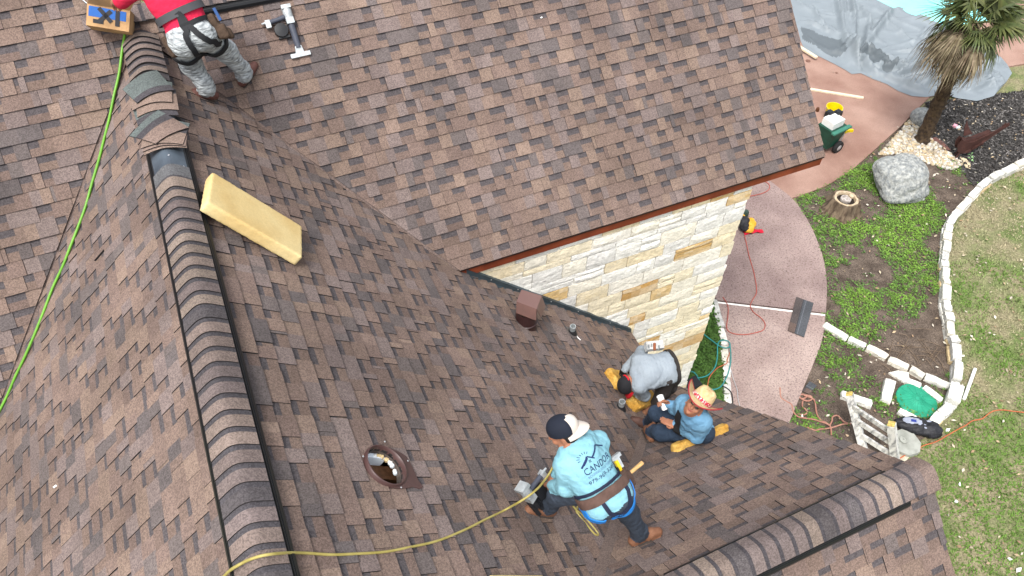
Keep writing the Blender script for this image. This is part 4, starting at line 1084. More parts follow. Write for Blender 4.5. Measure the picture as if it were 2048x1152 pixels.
hf=unit(np.array([-.15,-.30,-.95])); hu=unit(np.array([-.85,.05,.25]))
pr.append((capsule(nk,hd-hu*.04,.056,.054),0,.03)); head(pr,hd,hf,hu,0)
G=person(pr,[M_skin,M_grey,M_char,M_bootb,M_sole,M_bl],'man in pale grey shirt and black cap bending over at the wall',{1:(.0075,34,4),2:(.004,50,5)},hem=(pv,up,-.03)); TG=bvh(G)
M_web0=flat('belt_black',(.03,.025,.023),.8); M_capb=flat('cap_black',(.014,.014,.017),.85); M_red=flat('cap_red',lin(206,32,44),.8)
hfc=unit(np.array([.05,-.62,-.55]))
cp=baseball(G,hd+hu*.028,hf,hu,M_capb,M_red,1)
b=MB(); c_,fw_,up_,rt_=capdome(hd+hu*.028,hf,hu)
for a in(-.5,.4,1.6,2.7):
    q=c_+up_*.085+(fw_*math.cos(a)*.07+rt_*math.sin(a)*.06); b.lathe(q,unit(q-c_),[(.009,.004),(.007,.010),(.001,.011)],8)
b.build('eyelet',M_red,cp)
b=MB(); b.tube(smoothpath([c_+up_*.03+(fw_*math.cos(a)*.117+rt_*math.sin(a)*.096)*.98 for a in(2.5,2.9,3.3,3.7)],4),.010,6); b.build('cap_strap',M_red,cp)
pr=[(ellip(hd-hf*.015-hu*.01,(.090,.080,.070),np.array([hf,np.cross(hf,hu),hu])),0,.02)]
solid_obj('hair',pr,.009,[M_hair],G)
wc=pv+up*.06; back=-f
band(G,TG,pv-up*.05,up,back,.040,.010,M_web0,'tool_belt',off=.006,R0=.26,a0=-1.9,a1=1.9)
pq=at(1308,692,5.10); b=MB(); ax=unit(at(1330,696,5.08)-at(1288,700,5.08)); 
b.box(pq-up*.0,ax*.10,back*.035,np.cross(ax,back)*.05); pch=b.build('tool_pouch',mat('pouch_white',lin(206,206,204),.8,scale=9,bump=.3),G)
b=MB(); b.tube([at(1309,700,5.12),at(1309,686,5.18)],.016,8); tag(b.build('chisel',flat('tool_wood',lin(150,84,52),.6)),'brown handled tool upright in the stooping man\'s white pouch','tool')
b=MB()
for k,(x,y) in enumerate(((1294,694),(1298,691),(1303,689),(1317,692))): b.tube([at(x,y+8,5.11),at(x-2+k,y-2,5.17)],.007+.003*(k%2),6)
b.build('tool_handle',M_alu,pch)
b=MB(); b.tube([on('B',1243,752,.10),at(1243.5,722,4.98)],.0045,6); b.box(on('B',1246,748,.08),(.03,0,0),(0,.025,0),(0,0,.05)); tag(b.build('caulk_gun',M_gblk),'black tool with a thin rod in the stooping man\'s gloved hand','tool')

# ---------- the seated man in the straw hat
M_sblue=cloth('shirt_sky_blue',lin(98,146,182),lin(122,168,198),4,18,.8); M_jean=cloth('denim_navy',lin(34,48,66),lin(54,70,90),7,26,.8)
pr=[]
pv0=on('D',1391,857,.14); hR=pv0+np.array([-.03,.13,-.0]); hL=pv0+np.array([.04,-.10,.03]); nk=at(1379,820,5.86); sR=at(1366,802,5.72); sL=at(1408,844,5.74)
sR=nk+unit(sR-nk)*.18; sL=nk+unit(sL-nk)*.20; fwS=unit(np.array([-.75,.45,-.2]))
pv,up,rt,f,L=torso(pr,hL,hR,nk,sL,sR,fwS,1,2,1.0,.02)
kR=at(1313,827,5.17); kL=at(1322,866,5.22); aR=on('B',1297,846,.11); aL=on('D',1303,862,.12)
limb(pr,[hR,kR,aR],[.100,.080,.060],2,.05); limb(pr,[hL,kL,aL],[.100,.082,.060],2,.05)
boot(pr,aR,on('B',1280,846,.04),unit(nB+np.array([0,0,.5])),3,4); boot(pr,aL,on('B',1284,868,.04),unit(nD+nB),5,4)
eR=at(1350,817,5.52); wR=at(1337,808,5.60); eL=at(1394,874,5.50); wL=at(1352,850,5.50)
limb(pr,[sR,eR,wR],[.070,.058,.043],1,.04); limb(pr,[sL,eL,wL],[.072,.060,.043],1,.04)
hand(pr,wR,unit(np.array([-.6,.3,.35])),(.3,.6,.2),0,1.1,1.0,-1); hand(pr,wL,unit(at(1326,842,5.52)-wL),unit(np.array([.1,-.2,-1])),0,.25,1.05,1)
hu=unit(.62*RIGHT+.70*UP-.16*FWD); hf=-.62*RIGHT-.30*UP-.62*FWD; hf=unit(hf-hu*(hf@hu)); hd=at(1391,811,5.93)
pr.append((capsule(nk-up*.02,hd-hu*.05,.058,.056),0,.03)); head(pr,hd,hf,hu,0,6,7)
S_=person(pr,[M_skin,M_sblue,M_jean,M_bootd,M_sole,M_bootb,flat('lips',lin(150,84,72),.6),flat('eye_dark',(.02,.015,.012),.3)],'seated man in sky blue shirt and straw hat on a foam pad',{1:(.0075,36,6),2:(.004,50,7)},hem=(pv,up,-.13)); TS=bvh(S_)
M_straw=mat('straw',lin(222,190,136),.85,col2=lin(240,214,166),scale=30,bump=.8,bscale=90,stretch=(1,1,3)); M_hband=mat('hat_band',lin(186,40,64),.8,col2=lin(236,220,214),scale=60,thr=(.52,.56))
rt_h=np.cross(hf,hu); hb=hd+hu*.075
b=MB(); n=40; V=[]
prof=[(.128,0),(.122,.03),(.112,.085),(.095,.125),(.06,.142),(.0,.138)]
for r,hh in prof:
    for i in range(n):
        t=2*math.pi*i/n; dent=-.02*math.exp(-((math.cos(t)-.9)**2)/.1)*(1 if hh>.1 else 0)
        V.append(hb+hu*(hh+dent)+hf*math.cos(t)*r+rt_h*math.sin(t)*r*.86)
b.add(V,[(j*n+i,j*n+(i+1)%n,(j+1)*n+(i+1)%n,(j+1)*n+i) for j in range(len(prof)-1) for i in range(n)])
V=[]; rs_=(.118,.16,.20,.235,.255)
for j,r in enumerate(rs_):
    for i in range(n):
        t=2*math.pi*i/n; curl=(abs(math.sin(t))**2)*((r-.118)/.137)**1.6*.085-((r-.118)/.137)*.035*abs(math.cos(t))
        V.append(hb+hu*(-.002+curl)+hf*math.cos(t)*r+rt_h*math.sin(t)*r*(.86-.10*(r-.118)/.137))
F=[(j*n+i,j*n+(i+1)%n,(j+1)*n+(i+1)%n,(j+1)*n+i) for j in range(4) for i in range(n)]
b.add(V,F); b.add([v-hu*.005 for v in V],[f_[::-1] for f_ in F]); hat=b.build('straw_hat',M_straw,S_,smooth=50)
b=MB(); b.tube([V[4*n+i] for i in range(n)]+[V[4*n]],.006,6); b.build('brim_edge',flat('brim_red',lin(176,52,60),.8),hat,smooth=True)
b=MB(); V=[]
for r,hh in((.1295,.002),(.1265,.038)):
    for i in range(n):
        t=2*math.pi*i/n; V.append(hb+hu*hh+hf*math.cos(t)*r+rt_h*math.sin(t)*r*.865)
b.add(V,[(i,(i+1)%n,n+(i+1)%n,n+i) for i in range(n)]); b.build('hat_band',M_hband,hat,smooth=True)
solid_obj('hair',[(ellip(hd-hf*.02+hu*.0,(.090,.0795,.075),np.array([hf,rt_h,hu])),0,.02)],.009,[M_hair],S_)
ribbon(S_,TS,[nk+f*.12+rt*.06,pv+up*.28+f*.18+rt*.05,pv+up*.12+f*.18+rt*.02],.075,.01,flat('apron_black',(.02,.02,.022),.8),'shoulder_strap')
cupo=wR+np.array([-.055,.03,.01]); cax=unit(-.35*RIGHT+.85*UP-.2*FWD)
b=MB(); b.lathe(cupo-cax*.07,cax,[(.001,0),(.030,0),(.034,.15),(.030,.152),(.026,.02),(.001,.02)],20); tag(b.build('white_cup',flat('cup_white',(.82,.83,.84),.45),smooth=40),'tall white cup held up by the seated man in the straw hat','cup')

# ---------- the man in the red shirt at the top
M_rshirt=cloth('shirt_red',lin(206,30,66),lin(226,40,80),4,16,.7); M_acid=cloth('jeans_acid_wash',lin(112,116,120),lin(204,210,212),26,30,1.0,thr=(.30,.62),stretch=(.7,.7,2.2)); M_rboot=mat('boot_oxblood',lin(92,58,52),.65,col2=lin(112,76,68),scale=12,bump=.3)
pr=[]
hR=np.array([.075,6.50,8.60]); hL=np.array([-.185,6.50,8.60]); aL=on('B',414,180,.11); aR=on('C',489,152,.11); kL=at(382,128,8.20); kR=at(452,102,8.26)
md=(hL+hR)/2; nk=at(318,-46,9.02); fwP=np.array([-.25,.75,-.55])
sL=nk+np.array([-.20,-.03,-.05]); sR=nk+np.array([.19,-.08,-.02])
pv,up,rt,f,L=torso(pr,hL,hR,nk,sL,sR,fwP,1,2,1.08,.02)
limb(pr,[hR+np.array([-.03,0,-.03]),kR,aR+np.array([0,0,.05])],[.115,.090,.066],2,.06); limb(pr,[hL+np.array([.03,0,-.03]),kL,aL+np.array([0,0,.05])],[.115,.090,.068],2,.06)
for q in(aL,aR): pr.append((capsule(q+np.array([0,0,.10]),q+np.array([0,0,.03]),.074,.082),2,.02))
pr.append((ellip(pv-f*.09-up*.03-rt*.08,(.11,.10,.12)),2,.05)); pr.append((ellip(pv-f*.09-up*.03+rt*.08,(.11,.10,.12)),2,.05))
boot(pr,aL+np.array([0,0,-.01]),aL+np.array([-.14,.05,.02]),unit(np.array([0,-.35,1])),3,4); boot(pr,aR,aR+np.array([.11,.06,.08]),unit(nC+np.array([0,0,.3])),3,4)
eL=nk+np.array([-.36,.12,-.20]); wL=nk+np.array([-.42,.34,-.30]); eR=nk+np.array([.30,.14,-.22]); wR=nk+np.array([.18,.36,-.34])
limb(pr,[sL,eL],[.075,.062],1,.04); limb(pr,[eL,wL],[.050,.036],0,.03); limb(pr,[sR,eR],[.075,.062],1,.04); limb(pr,[eR,wR],[.050,.036],0,.03)
hand(pr,wL,(-.1,.6,-.5),(0,.2,1),0,.7,1,1); hand(pr,wR,(-.4,.6,-.5),(0,.2,1),0,.7,1,-1)
hd=nk+unit(np.array([-.25,.75,.35]))*.19; hf=unit(np.array([-.2,.6,-.75])); hu=unit(np.array([-.2,.75,.6]))
pr.append((capsule(nk,hd-hu*.03,.06,.056),0,.03)); head(pr,hd,hf,hu,0)
P_=person(pr,[M_skin,M_rshirt,M_acid,M_rboot,M_sole],'man in red shirt, acid washed jeans and black harness at the top edge',{1:(.004,34,8),2:(.007,44,9)},hem=(pv,up,.10)); TP=bvh(P_)
solid_obj('hair',[(ellip(hd-hf*.015+hu*.03,(.096,.080,.085),np.array([hf,np.cross(hf,hu),hu])),0,.02)],.010,[M_hair],P_)
back=-f; M_web=flat('webbing_black',(.016,.017,.020),.75); M_webg=flat('webbing_grey',lin(74,74,78),.7)
band(P_,TP,pv+up*.20,up,back,.062,.010,M_webg,'waist_belt',off=.010,tilt=up*0+rt*0)
tl=hL+np.array([.03,0,-.03]); tR=hR+np.array([-.03,0,-.03])
band(P_,TP,tl+(kL-tl)*.36,kL-tl,back,.060,.009,M_web,'leg_strap',off=.012,R0=.26); band(P_,TP,tR+(kR-tR)*.30,kR-tR,back,.060,.009,M_web,'leg_strap',off=.012,R0=.26)
ribbon(P_,TP,[pv+up*.20+back*.2,pv+up*.05+back*.25-rt*.005,pv-up*.08+back*.22-rt*.03,tl+(kL-tl)*.34+back*.10+rt*.08],.048,.009,M_web,'harness_strap',off=.012)
ribbon(P_,TP,[pv+up*.19+back*.2+rt*.01,pv+up*.05+back*.25+rt*.05,pv-up*.07+back*.22+rt*.10,tR+(kR-tR)*.28+back*.12+rt*.03],.048,.009,M_web,'harness_strap',off=.012)
band(P_,TP,pv+up*.085,up,back,.038,.007,M_web,'trouser_belt',a0=-.15,a1=-1.6 if False else 1.5,off=.008,n=14)
# worn leather pouches on both sides
M_pouch=mat('pouch_worn_leather',lin(74,58,46),.85,scale=9,bump=.4)
RP3=np.array([f,rt,up]); q=pv+rt*.215+up*.02+back*.02
pp=solid_obj('tool_pouch',[(rbox(q-up*.03,(.055,.03,.11),.022,RP3),0,.02),(rbox(q+rt*.04-up*.09,(.05,.028,.06),.018,RP3),0,.015),(rbox(q+rt*.07-up*.12+f*.02,(.03,.02,.045),.012,RP3),0,.01)],.011,[M_pouch],P_,wob={0:(.005,40,3)})
b=MB(); b.box(q+rt*.06+up*.05+back*.03,f*.014,rt*.012,up*.055); tag(b.build('utility_knife',flat('tool_blue',lin(36,76,132),.45)),'blue handled knife in the red shirted man\'s hip pouch','knife')
solid_obj('tool_pouch',[(rbox(pv-rt*.215+up*.0+back*.02,(.05,.028,.09),.02,RP3),0,.02)],.011,[M_pouch],P_,wob={0:(.005,40,3)})

# ================================================================== GARDEN, PATIO AND LAWN
M_lime=mat('limestone_block',(.70,.70,.685),.92,var=.22,scale=7,tint=True,bump=.9,bscale=24,grain=.12,gscale=55,detail=8,thr=(.30,.55))
BC=[(.74,.73,.69),(.66,.65,.61),(.78,.76,.71),(.60,.59,.57),(.70,.66,.58)]
RB=random.Random(33)
def block(c,d,L,W,Hh,z0,col,parent,name='stone',tilt=0.0,m=None):
    """rough hewn block: centre of the base, direction, length, width, height"""
    d=unit([d[0],d[1],tilt]); s=unit(np.cross([0,0,1],d)); u=np.cross(d,s); N=3; b=MB(); c=np.asarray([c[0],c[1],z0],float)
    g={}
    V=[]; F=[]
    def vid(i,j,k):
        if (i,j,k) in g: return g[(i,j,k)]
        x,y,z=[(q/N-.5)*2 for q in(i,j,k)]
        rr=1-.06*sum(abs(q)>.99 for q in(x,y,z))*.5
        p=c+d*(x*L/2*rr+RB.uniform(-.010,.010))+s*(y*W/2*rr+RB.uniform(-.010,.010))+u*((z*rr+1)*Hh/2+RB.uniform(-.007,.007))
        g[(i,j,k)]=len(V); V.append(p); return g[(i,j,k)]
    for a in range(N):
        for e in range(N):
            for q in(0,N):
                f=[vid(q,a,e),vid(q,a+1,e),vid(q,a+1,e+1),vid(q,a,e+1)]; F.append(f if q else f[::-1])
                f=[vid(a,q,e),vid(a,q,e+1),vid(a+1,q,e+1),vid(a+1,q,e)]; F.append(f if q else f[::-1])
                f=[vid(a,e,q),vid(a+1,e,q),vid(a+1,e+1,q),vid(a,e+1,q)]; F.append(f if q else f[::-1])
    k=RB.uniform(.9,1.05); b.add(V,F,0,tuple(x*k for x in col)); return b.build(name,m or M_lime,parent,smooth=35)
def course(root,px,W,Hh,z0=0.0,two=True):
    P=[at(x,y,z0+Hh) for x,y in px]
    for a,c in zip(P[:-1],P[1:]):
        L=np.linalg.norm((c-a)[:2]); m=(a+c)/2+np.array([RB.uniform(-.015,.015),RB.uniform(-.015,.015),0])
        d=(c-a)[:2]; d=np.array([d[0]-d[1]*RB.uniform(-.06,.06),d[1]+d[0]*RB.uniform(-.06,.06)])
        col=RB.choice(BC)
        if two:
            block(m+np.array([RB.uniform(-.03,.02),RB.uniform(-.02,.02),0]),d,L*.97,W*RB.uniform(.95,1.1),Hh*.5,z0-.03,RB.choice(BC+[(.62,.48,.28)]),root)
            block(m,d,L*RB.uniform(.88,.95),W*RB.uniform(.85,1.12),Hh*.52,z0+Hh*.5-.03,col,root)
        else: block(m,d,L*RB.uniform(.95,.99),W*RB.uniform(.92,1.05),Hh,z0-.02,col,root)
curve=[(2062,314),(2034,327),(2008,341),(1984,353),(1962,372),(1941,392),(1920,416),(1910,429),(1901,446),(1899,460),(1897,477),(1895,501),(1892,519),(1894,531),(1893,553),(1897,566),(1894,597),(1899,620),(1902,639),(1906,668),(1914,682),(1918,717),(1917,757)]
root=thing('stone_border',at(1896,560,0),'long curving border of rough white limestone blocks between bed and lawn','stone border')
course(root,curve,.17,.24)
root=thing('stone_border',at(1860,850,0),'angled row of white blocks running down from the curved border to the bird bath base','stone border')
course(root,[(1918,764),(1908,802)],.22,.26); course(root,[(1906,808),(1884,826),(1866,846)],.20,.20)
root=thing('stone_border',at(1777,713,0),'straight inner row of pale cut stones from the patio edge to the curved border','stone border')
course(root,[(1648,645),(1699,674),(1736,690),(1778,714),(1822,733),(1850,750),(1905,771)],.16,.12,two=False)
root=thing('stone_curb',at(1448,700,0),'narrow white stone curb between the wall planting and the patio','curb')
course(root,[(1430,596),(1437,625),(1444,652),(1450,688),(1453,722),(1454,752),(1456,785),(1459,812),(1466,850)],.15,.13,two=False)
def loose(px0,px1,W,Hh,label,col=(.76,.75,.71),name='loose_block',z0=0.0):
    a,c=at(*px0,z0+Hh),at(*px1,z0+Hh); o=block((a+c)/2,(c-a)[:2],np.linalg.norm((c-a)[:2]),W,Hh,z0-.02,col,None,name); return tag(o,label,'stone block')
loose((1683,784),(1747,806),.16,.13,'pale squared block lying just behind the top of the leaning white fence')
loose((1783,756),(1774,800),.20,.16,'thick pale block standing lengthwise between the fence and the green lid')
loose((1806,754),(1844,770),.13,.09,'thin pale block lying above the green lid')
loose((1848,770),(1886,800),.14,.10,'pale block lying aslant to the right of the green lid')
loose((1798,818),(1836,838),.14,.09,'pale block half covered below the green lid')
b=MB(); c=at(1801,751,.05); V=[c+np.array([math.cos(a)*r,math.sin(a)*r,0]) for a,r in((0,.20),(1.2,.12),(2.4,.22),(3.8,.11),(5.0,.20))]; b.prism(V,(0,0,-.06),0,(.72,.68,.62)); tag(b.build('flat_stone',M_lime),'small jagged flat stone at the upper left of the green lid','stone')
b=MB(); c=at(1935,326,.04); V=[at(x,y,.04) for x,y in((1920,313),(1933,318),(1941,328),(1941,338),(1932,334),(1925,325))]; b.prism(V,(0,0,-.05),0,(.62,.50,.34)); tag(b.build('flat_stone',M_lime),'tan flagstone lying in front of the rusty bird','stone')
b=MB(); P=[at(x,y,.03) for x,y in((1780,920),(1806,905),(1830,880),(1836,892),(1812,922),(1796,934))]; b.prism(P,(0,0,-.05),0,(.60,.54,.42)); tag(b.build('flat_stone',M_lime),'long flat stone slab under the bird bath base','stone')

# --- green access lid
M_lid=mat('lid_green',lin(28,138,106),.5,col2=lin(44,158,124),scale=6,bump=.2)
lc=at(1832,802,.02); ld=thing('access_lid',lc,'round ribbed green plastic access lid ringed by pale blocks','lid')
lR=.37
b=MB(); b.lathe(lc,(0,0,1),[(lR,-.02),(lR,.03),(lR-.012,.038),(lR-.02,.032),(lR*.6,.055),(.06,.072),(.05,.078),(.001,.08)],48); b.build('lid_dome',M_lid,ld,smooth=30)
b=MB()
for k in range(28):
    a=2*math.pi*k/28; dd=np.array([math.cos(a),math.sin(a),0]); sd=np.array([-dd[1],dd[0],0])
    r0,r1=(.09,.20) if k%2 else (.13,.30); b.box(lc+dd*(r0+r1)/2+np.array([0,0,.060-.05*((r0+r1)/2-.1)]),dd*(r1-r0)/2+np.array([0,0,-.012]),sd*.006,np.array([0,0,.007]))
ribs=b.build('rib',mat('lid_green_light',lin(46,156,124),.5),ld); ribs['kind']='stuff'
b=MB(); b.lathe(lc+np.array([0,0,.078]),(0,0,1),[(.045,0),(.04,.010),(.018,.012),(.001,.012)],18); b.build('lid_boss',mat('lid_green_light',lin(46,156,124),.5),ld)

# --- leaning white fence panel
M_wfence=mat('weathered_white_wood',lin(222,220,214),.85,col2=lin(140,140,140),scale=16,bump=.7,bscale=40,stretch=(1,1,.35),thr=(.46,.66)); M_tip=mat('broken_tip',lin(214,188,110),.9,scale=20)
def reachpt(b0,x,y,L):
    q=unit(ray(x,y)); w=CAM-b0; bb=q@w; D=bb*bb-(w@w-L*L); return CAM+q*(-bb-math.sqrt(max(D,0)))
f0=at(1731,914,-.02); f1=reachpt(f0,1699,789,1.25); g0=at(1793,944,-.02); g1=reachpt(g0,1783,849,1.25)
fn=thing('leaning_fence',f0,'leaning white picket panel of two posts and four rails behind the roof edge','fence')
for a,c in((f0,f1),(g0,g1)):
    d=unit(c-a); sx=unit(g0-f0); sx=unit(sx-d*(sx@d)); sy=np.cross(d,sx)
    b=MB(); L=np.linalg.norm(c-a); b.box((a+c)/2,sx*.062,sy*.062,d*L/2); p=b.build('post',M_wfence,fn)
    b=MB(); b.box(c+d*.012,sx*.052,sy*.05,d*.018); b.box(c+d*.025+sx*.02,sx*.024,sy*.03,d*.02); b.build('broken_tip',M_tip,p)
for u0,u1 in((.84,.86),(.62,.62),(.39,.36),(.16,.12)):
    a=f0+(f1-f0)*u0; c=g0+(g1-g0)*u1; d=unit(c-a); n=unit(np.cross(d,f1-f0)); w=np.cross(n,d)
    b=MB(); b.box((a+c)/2+n*.03,d*np.linalg.norm(c-a)*.52,w*.045,n*.022); b.build('rail',M_wfence,fn)

# --- bird bath base, black bag
M_conc=mat('grey_concrete',lin(146,148,140),.9,col2=lin(172,174,166),scale=7,bump=.3)
bc_=at(1812,884,.10); bbx=thing('bird_bath_base',bc_,'grey eight sided concrete base with a round boss beside the leaning fence','garden base')
b=MB(); R=.27; P=[bc_+np.array([R*math.cos(a+.3),R*math.sin(a+.3),0]) for a in np.linspace(0,2*math.pi,9)[:-1]]; b.prism(P,(0,0,-.10)); b.build('slab',M_conc,bbx)
b=MB(); b.lathe(bc_+np.array([-.02,.05,0]),(0,0,1),[(.075,-.01),(.072,.03),(.055,.035),(.05,.028),(.015,.03),(.012,.05),(.001,.05)],24); b.build('boss',M_conc,bbx,smooth=40)
M_bagb=mat('bag_black',lin(24,24,28),.6,col2=lin(44,44,50),scale=8,bump=.6,bscale=14); M_bagg=mat('bag_grey',lin(140,146,164),.7,col2=lin(166,172,188),scale=10,bump=.5)
q=at(1836,852,.12); ax_=unit(at(1870,860,.1)-at(1800,846,.1)); ay_=np.array([-ax_[1],ax_[0],0]); az_=np.array([0,0,1.0]); R3=np.array([ax_,ay_,az_])
bag=thing('black_bag',q-az_*.12,'crumpled black and grey backpack lying on the blocks below the green lid','bag')
solid_obj('bag_body',[(ellip(q,(.36,.17,.11),R3),0,.05),(ellip(q+ax_*.24-ay_*.03,(.17,.16,.12),R3),0,.05),(ellip(q-ax_*.22,(.18,.10,.07),R3),0,.05)],.014,[M_bagb],bag,wob={0:(.018,26,5)})
gq=q+az_*.085-ax_*.05+ay_*.02
solid_obj('grey_panel',[(ellip(gq-ax_*.05,(.20,.085,.035),R3),0,.03),(capsule(gq+ax_*.12+ay_*.05,gq+ax_*.23+ay_*.055,.022),0,.02),(capsule(gq+ax_*.23+ay_*.055,gq+ax_*.25-ay_*.0,.020),0,.02),(capsule(gq+ax_*.10-ay_*.03,gq+ax_*.22-ay_*.07,.020),0,.02),(capsule(gq+ax_*.0-ay_*.06,gq+ax_*.16-ay_*.095,.018),0,.02)],.010,[M_bagg],bag,wob={0:(.006,40,6)})
b=MB(); b.box(gq-ax_*.07-ay_*.01+az_*.036,ax_*.045,ay_*.025,az_*.006); b.build('blue_badge',flat('badge_blue',lin(40,58,138),.6),bag)

# --- boulder, rocks, stump
M_bould=mat('boulder_grey',lin(122,127,129),.95,col2=lin(176,177,172),scale=13,bump=1.6,bscale=12,grain=.22,gscale=26,detail=10,thr=(.32,.68))
bp=at(1790,378,0)
solid_o=solid_obj('boulder',[(ellip(bp+np.array([.02,.0,.36]),(.62,.52,.46)),0,.1),(ellip(bp+np.array([-.22,.25,.50]),(.36,.32,.26)),0,.12),(ellip(bp+np.array([.28,.2,.42]),(.34,.36,.32)),0,.12),(ellip(bp+np.array([-.30,-.25,.18]),(.34,.28,.22)),0,.10),(ellip(bp+np.array([.10,-.36,.16]),(.45,.26,.22)),0,.10)],.030,[M_bould],None,wob={0:(.035,13,4)}); tag(solid_o,'big pitted grey boulder in the weedy bed','boulder')
def rock(px,py,r,label,m=M_bould,sc=(1,1,.7)):
    p=at(px,py,0); o=solid_obj('rock',[(ellip(p+np.array([0,0,r*sc[2]*.6]),(r*sc[0],r*sc[1],r*sc[2])),0,.02),(ellip(p+np.array([r*.4,-r*.3,r*.3]),(r*.6,r*.6,r*.5)),0,.05)],max(.014,r/9),[m],None,wob={0:(r*.10,9/r,int(px))}); return tag(o,label,'rock')
rock(1841,246,.30,'pale rough rock beside the palm trunk',sc=(.9,1.1,.8)); rock(1838,398,.10,'small pinkish stone in the grass below the boulder')
M_bark=mat('stump_bark',lin(78,64,52),.95,col2=lin(120,104,86),scale=12,bump=1.2,bscale=20,stretch=(1,1,.2),thr=(.4,.6)); M_wood=mat('stump_wood',lin(176,154,124),.9,col2=lin(206,188,160),scale=16,bump=.4); M_rot=mat('stump_rot',lin(44,36,30),.95,scale=12,bump=.8)
sp=at(1682,420,0); st=thing('tree_stump',sp,'sawn tree stump with a hollow dark ring, in the weedy bed','stump')
b=MB(); n=40; V=[]
for r,hh in((.52,-.02),(.42,.08),(.35,.2),(.315,.34),(.30,.37),(.27,.37)):
    for i in range(n): t=2*math.pi*i/n; k=1+(.10*math.sin(5*t)+.05*math.sin(11*t+1))*(1 if r>.3 else .3); V.append(sp+np.array([r*k*math.cos(t),r*k*math.sin(t),hh]))
b.add(V,[(j*n+i,j*n+(i+1)%n,(j+1)*n+(i+1)%n,(j+1)*n+i) for j in range(5) for i in range(n)]); b.build('bark',M_bark,st,smooth=50)
b=MB(); b.lathe(sp,(0,0,1),[(.285,.365),(.22,.372),(.205,.30)],36); b.build('wood_ring',M_wood,st)
b=MB(); b.lathe(sp,(0,0,1),[(.215,.30),(.10,.29),(.001,.29)],30); b.build('hollow',M_rot,st)
b=MB(); b.lathe(sp+np.array([.02,.02,0]),(0,0,1),[(.125,.28),(.12,.345),(.08,.355),(.07,.335),(.03,.345),(.001,.35)],17); b.build('heartwood',mat('heartwood',lin(150,140,132),.9,col2=lin(200,192,186),scale=18,bump=.6),st)
b=MB(); b.prism([sp+np.array([.10,-.06,.38]),sp+np.array([.22,-.02,.38]),sp+np.array([.20,.09,.38]),sp+np.array([.12,.06,.38])],(0,0,-.05)); b.build('wood_chip',M_wood,st)

# --- rusty bird sculpture
M_rust=mat('rust_steel',lin(60,36,32),.8,col2=lin(78,48,42),scale=6,bump=.3,grain=.12,gscale=60)
sb=at(1914,318,0); bt=thing('bird_sculpture',sb,'rusty sheet steel rooster sculpture standing in dark mulch','sculpture')
r_=np.array([RIGHT[0],RIGHT[1],0]); r_=unit(r_); b_=np.array([-r_[1],r_[0],0]); z_=np.array([0,0,1.0])
Sq=lambda a,bq,c: sb+(r_*a+b_*bq+z_*c)*.74
def plate(pts,th,name,off):
    b=MB(); b.prism([Sq(*p) for p in pts],np.asarray(off,float)*th); return b.build(name,M_rust,bt)
plate([(-.22,0,.86),(-.26,0,.60),(-.16,0,.36),(.02,0,.26),(.22,0,.30),(.42,.02,.48),(.62,.06,.72),(.80,.10,.92),(1.0,.14,1.12),(1.10,.16,1.28),(.92,.14,1.20),(.70,.10,1.06),(.48,.06,.92),(.26,.02,.78),(.05,.0,.72),(-.10,0,.76)],.03,'body',-b_)
plate([(-.22,.01,.86),(-.10,.01,.765),(.05,.01,.725),(.26,.03,.785),(.48,.07,.925),(.70,.11,1.065),(.70,.30,1.03),(.48,.27,.90),(.26,.24,.76),(.05,.22,.70),(-.10,.21,.735)],.02,'back_plate',-z_)
plate([(-.24,.24,.60),(-.16,.24,.36),(.02,.24,.26),(.22,.26,.30),(.42,.28,.48),(.48,.29,.90),(.26,.27,.77),(.05,.24,.71),(-.10,.24,.75),(-.2,.24,.8)],.02,'body',-b_)
plate([(.02,.32,.72),(.30,.34,.80),(.16,.40,.94),(.04,.46,1.10),(-.02,.50,1.22),(-.04,.44,1.04),(-.02,.36,.86)],.02,'wing',b_)
plate([(1.0,.14,1.10),(1.14,.16,1.18),(1.24,.18,1.30),(1.16,.17,1.30),(1.18,.17,1.38),(1.08,.16,1.32),(1.06,.16,1.40),(1.0,.15,1.26),(.90,.13,1.16)],.025,'tail_feather',b_)
for k,(x0,z0) in enumerate(((.24,.52),(.30,.60),(.38,.66))): plate([(x0,-.035,z0),(x0+.14,-.07,z0+.10),(x0+.16,-.06,z0+.02),(x0+.04,-.035,z0-.08)],.012,'feather',-b_)
for xx,bb in((-.02,.0),(.06,.22)):
    b=MB(); b.tube([Sq(xx,bb,.32),Sq(xx-.04,bb-.02,.14),Sq(xx-.10,bb-.05,.0)],[.035,.025,.02],8); b.box(Sq(xx-.12,bb-.08,.01),r_*.10,b_*.02,z_*.01); b.build('leg',M_rust,bt)
P=[at(x,y,.05) for x,y in((1862,276),(1872,274),(1888,285),(1902,300),(1890,300),(1874,291))]
b=MB(); b.prism(P,(0,0,-.025)); tag(b.build('steel_leaf',mat('rust_pink',lin(112,78,70),.8,scale=5)),'flat rusty leaf shaped plate lying between palm and bird','metal plate')
b=MB()
for k in range(7):
    c=at(1942,309+k*2.2,.05+.01*k); a=k*2.1; b.prism([c,c+np.array([.05*math.cos(a),.05*math.sin(a),.03]),c+np.array([.09*math.cos(a+.3),.09*math.sin(a+.3),.02]),c+np.array([.05*math.cos(a+.6),.05*math.sin(a+.6),.03])],(0,0,-.004))
tag(b.build('seedling',flat('seedling_green',lin(150,196,132),.7)),'pale green seedling beside the rusty bird\'s feet','plant')
b=MB(); c=at(1910,252,.05); b.box(c,(.05,.02,0),(-.02,.04,0),(0,0,.03),0,(.75,.35,.42)); b.box(c+np.array([.03,-.08,.0]),(.06,.01,0),(0,.03,0),(0,0,.02),0,(.75,.85,.85)); tag(b.build('crumpled_wrapper',mat('packets',(1,1,1),.6,tint=True)),'crumpled pink and white wrapper in the mulch behind the bird','litter')

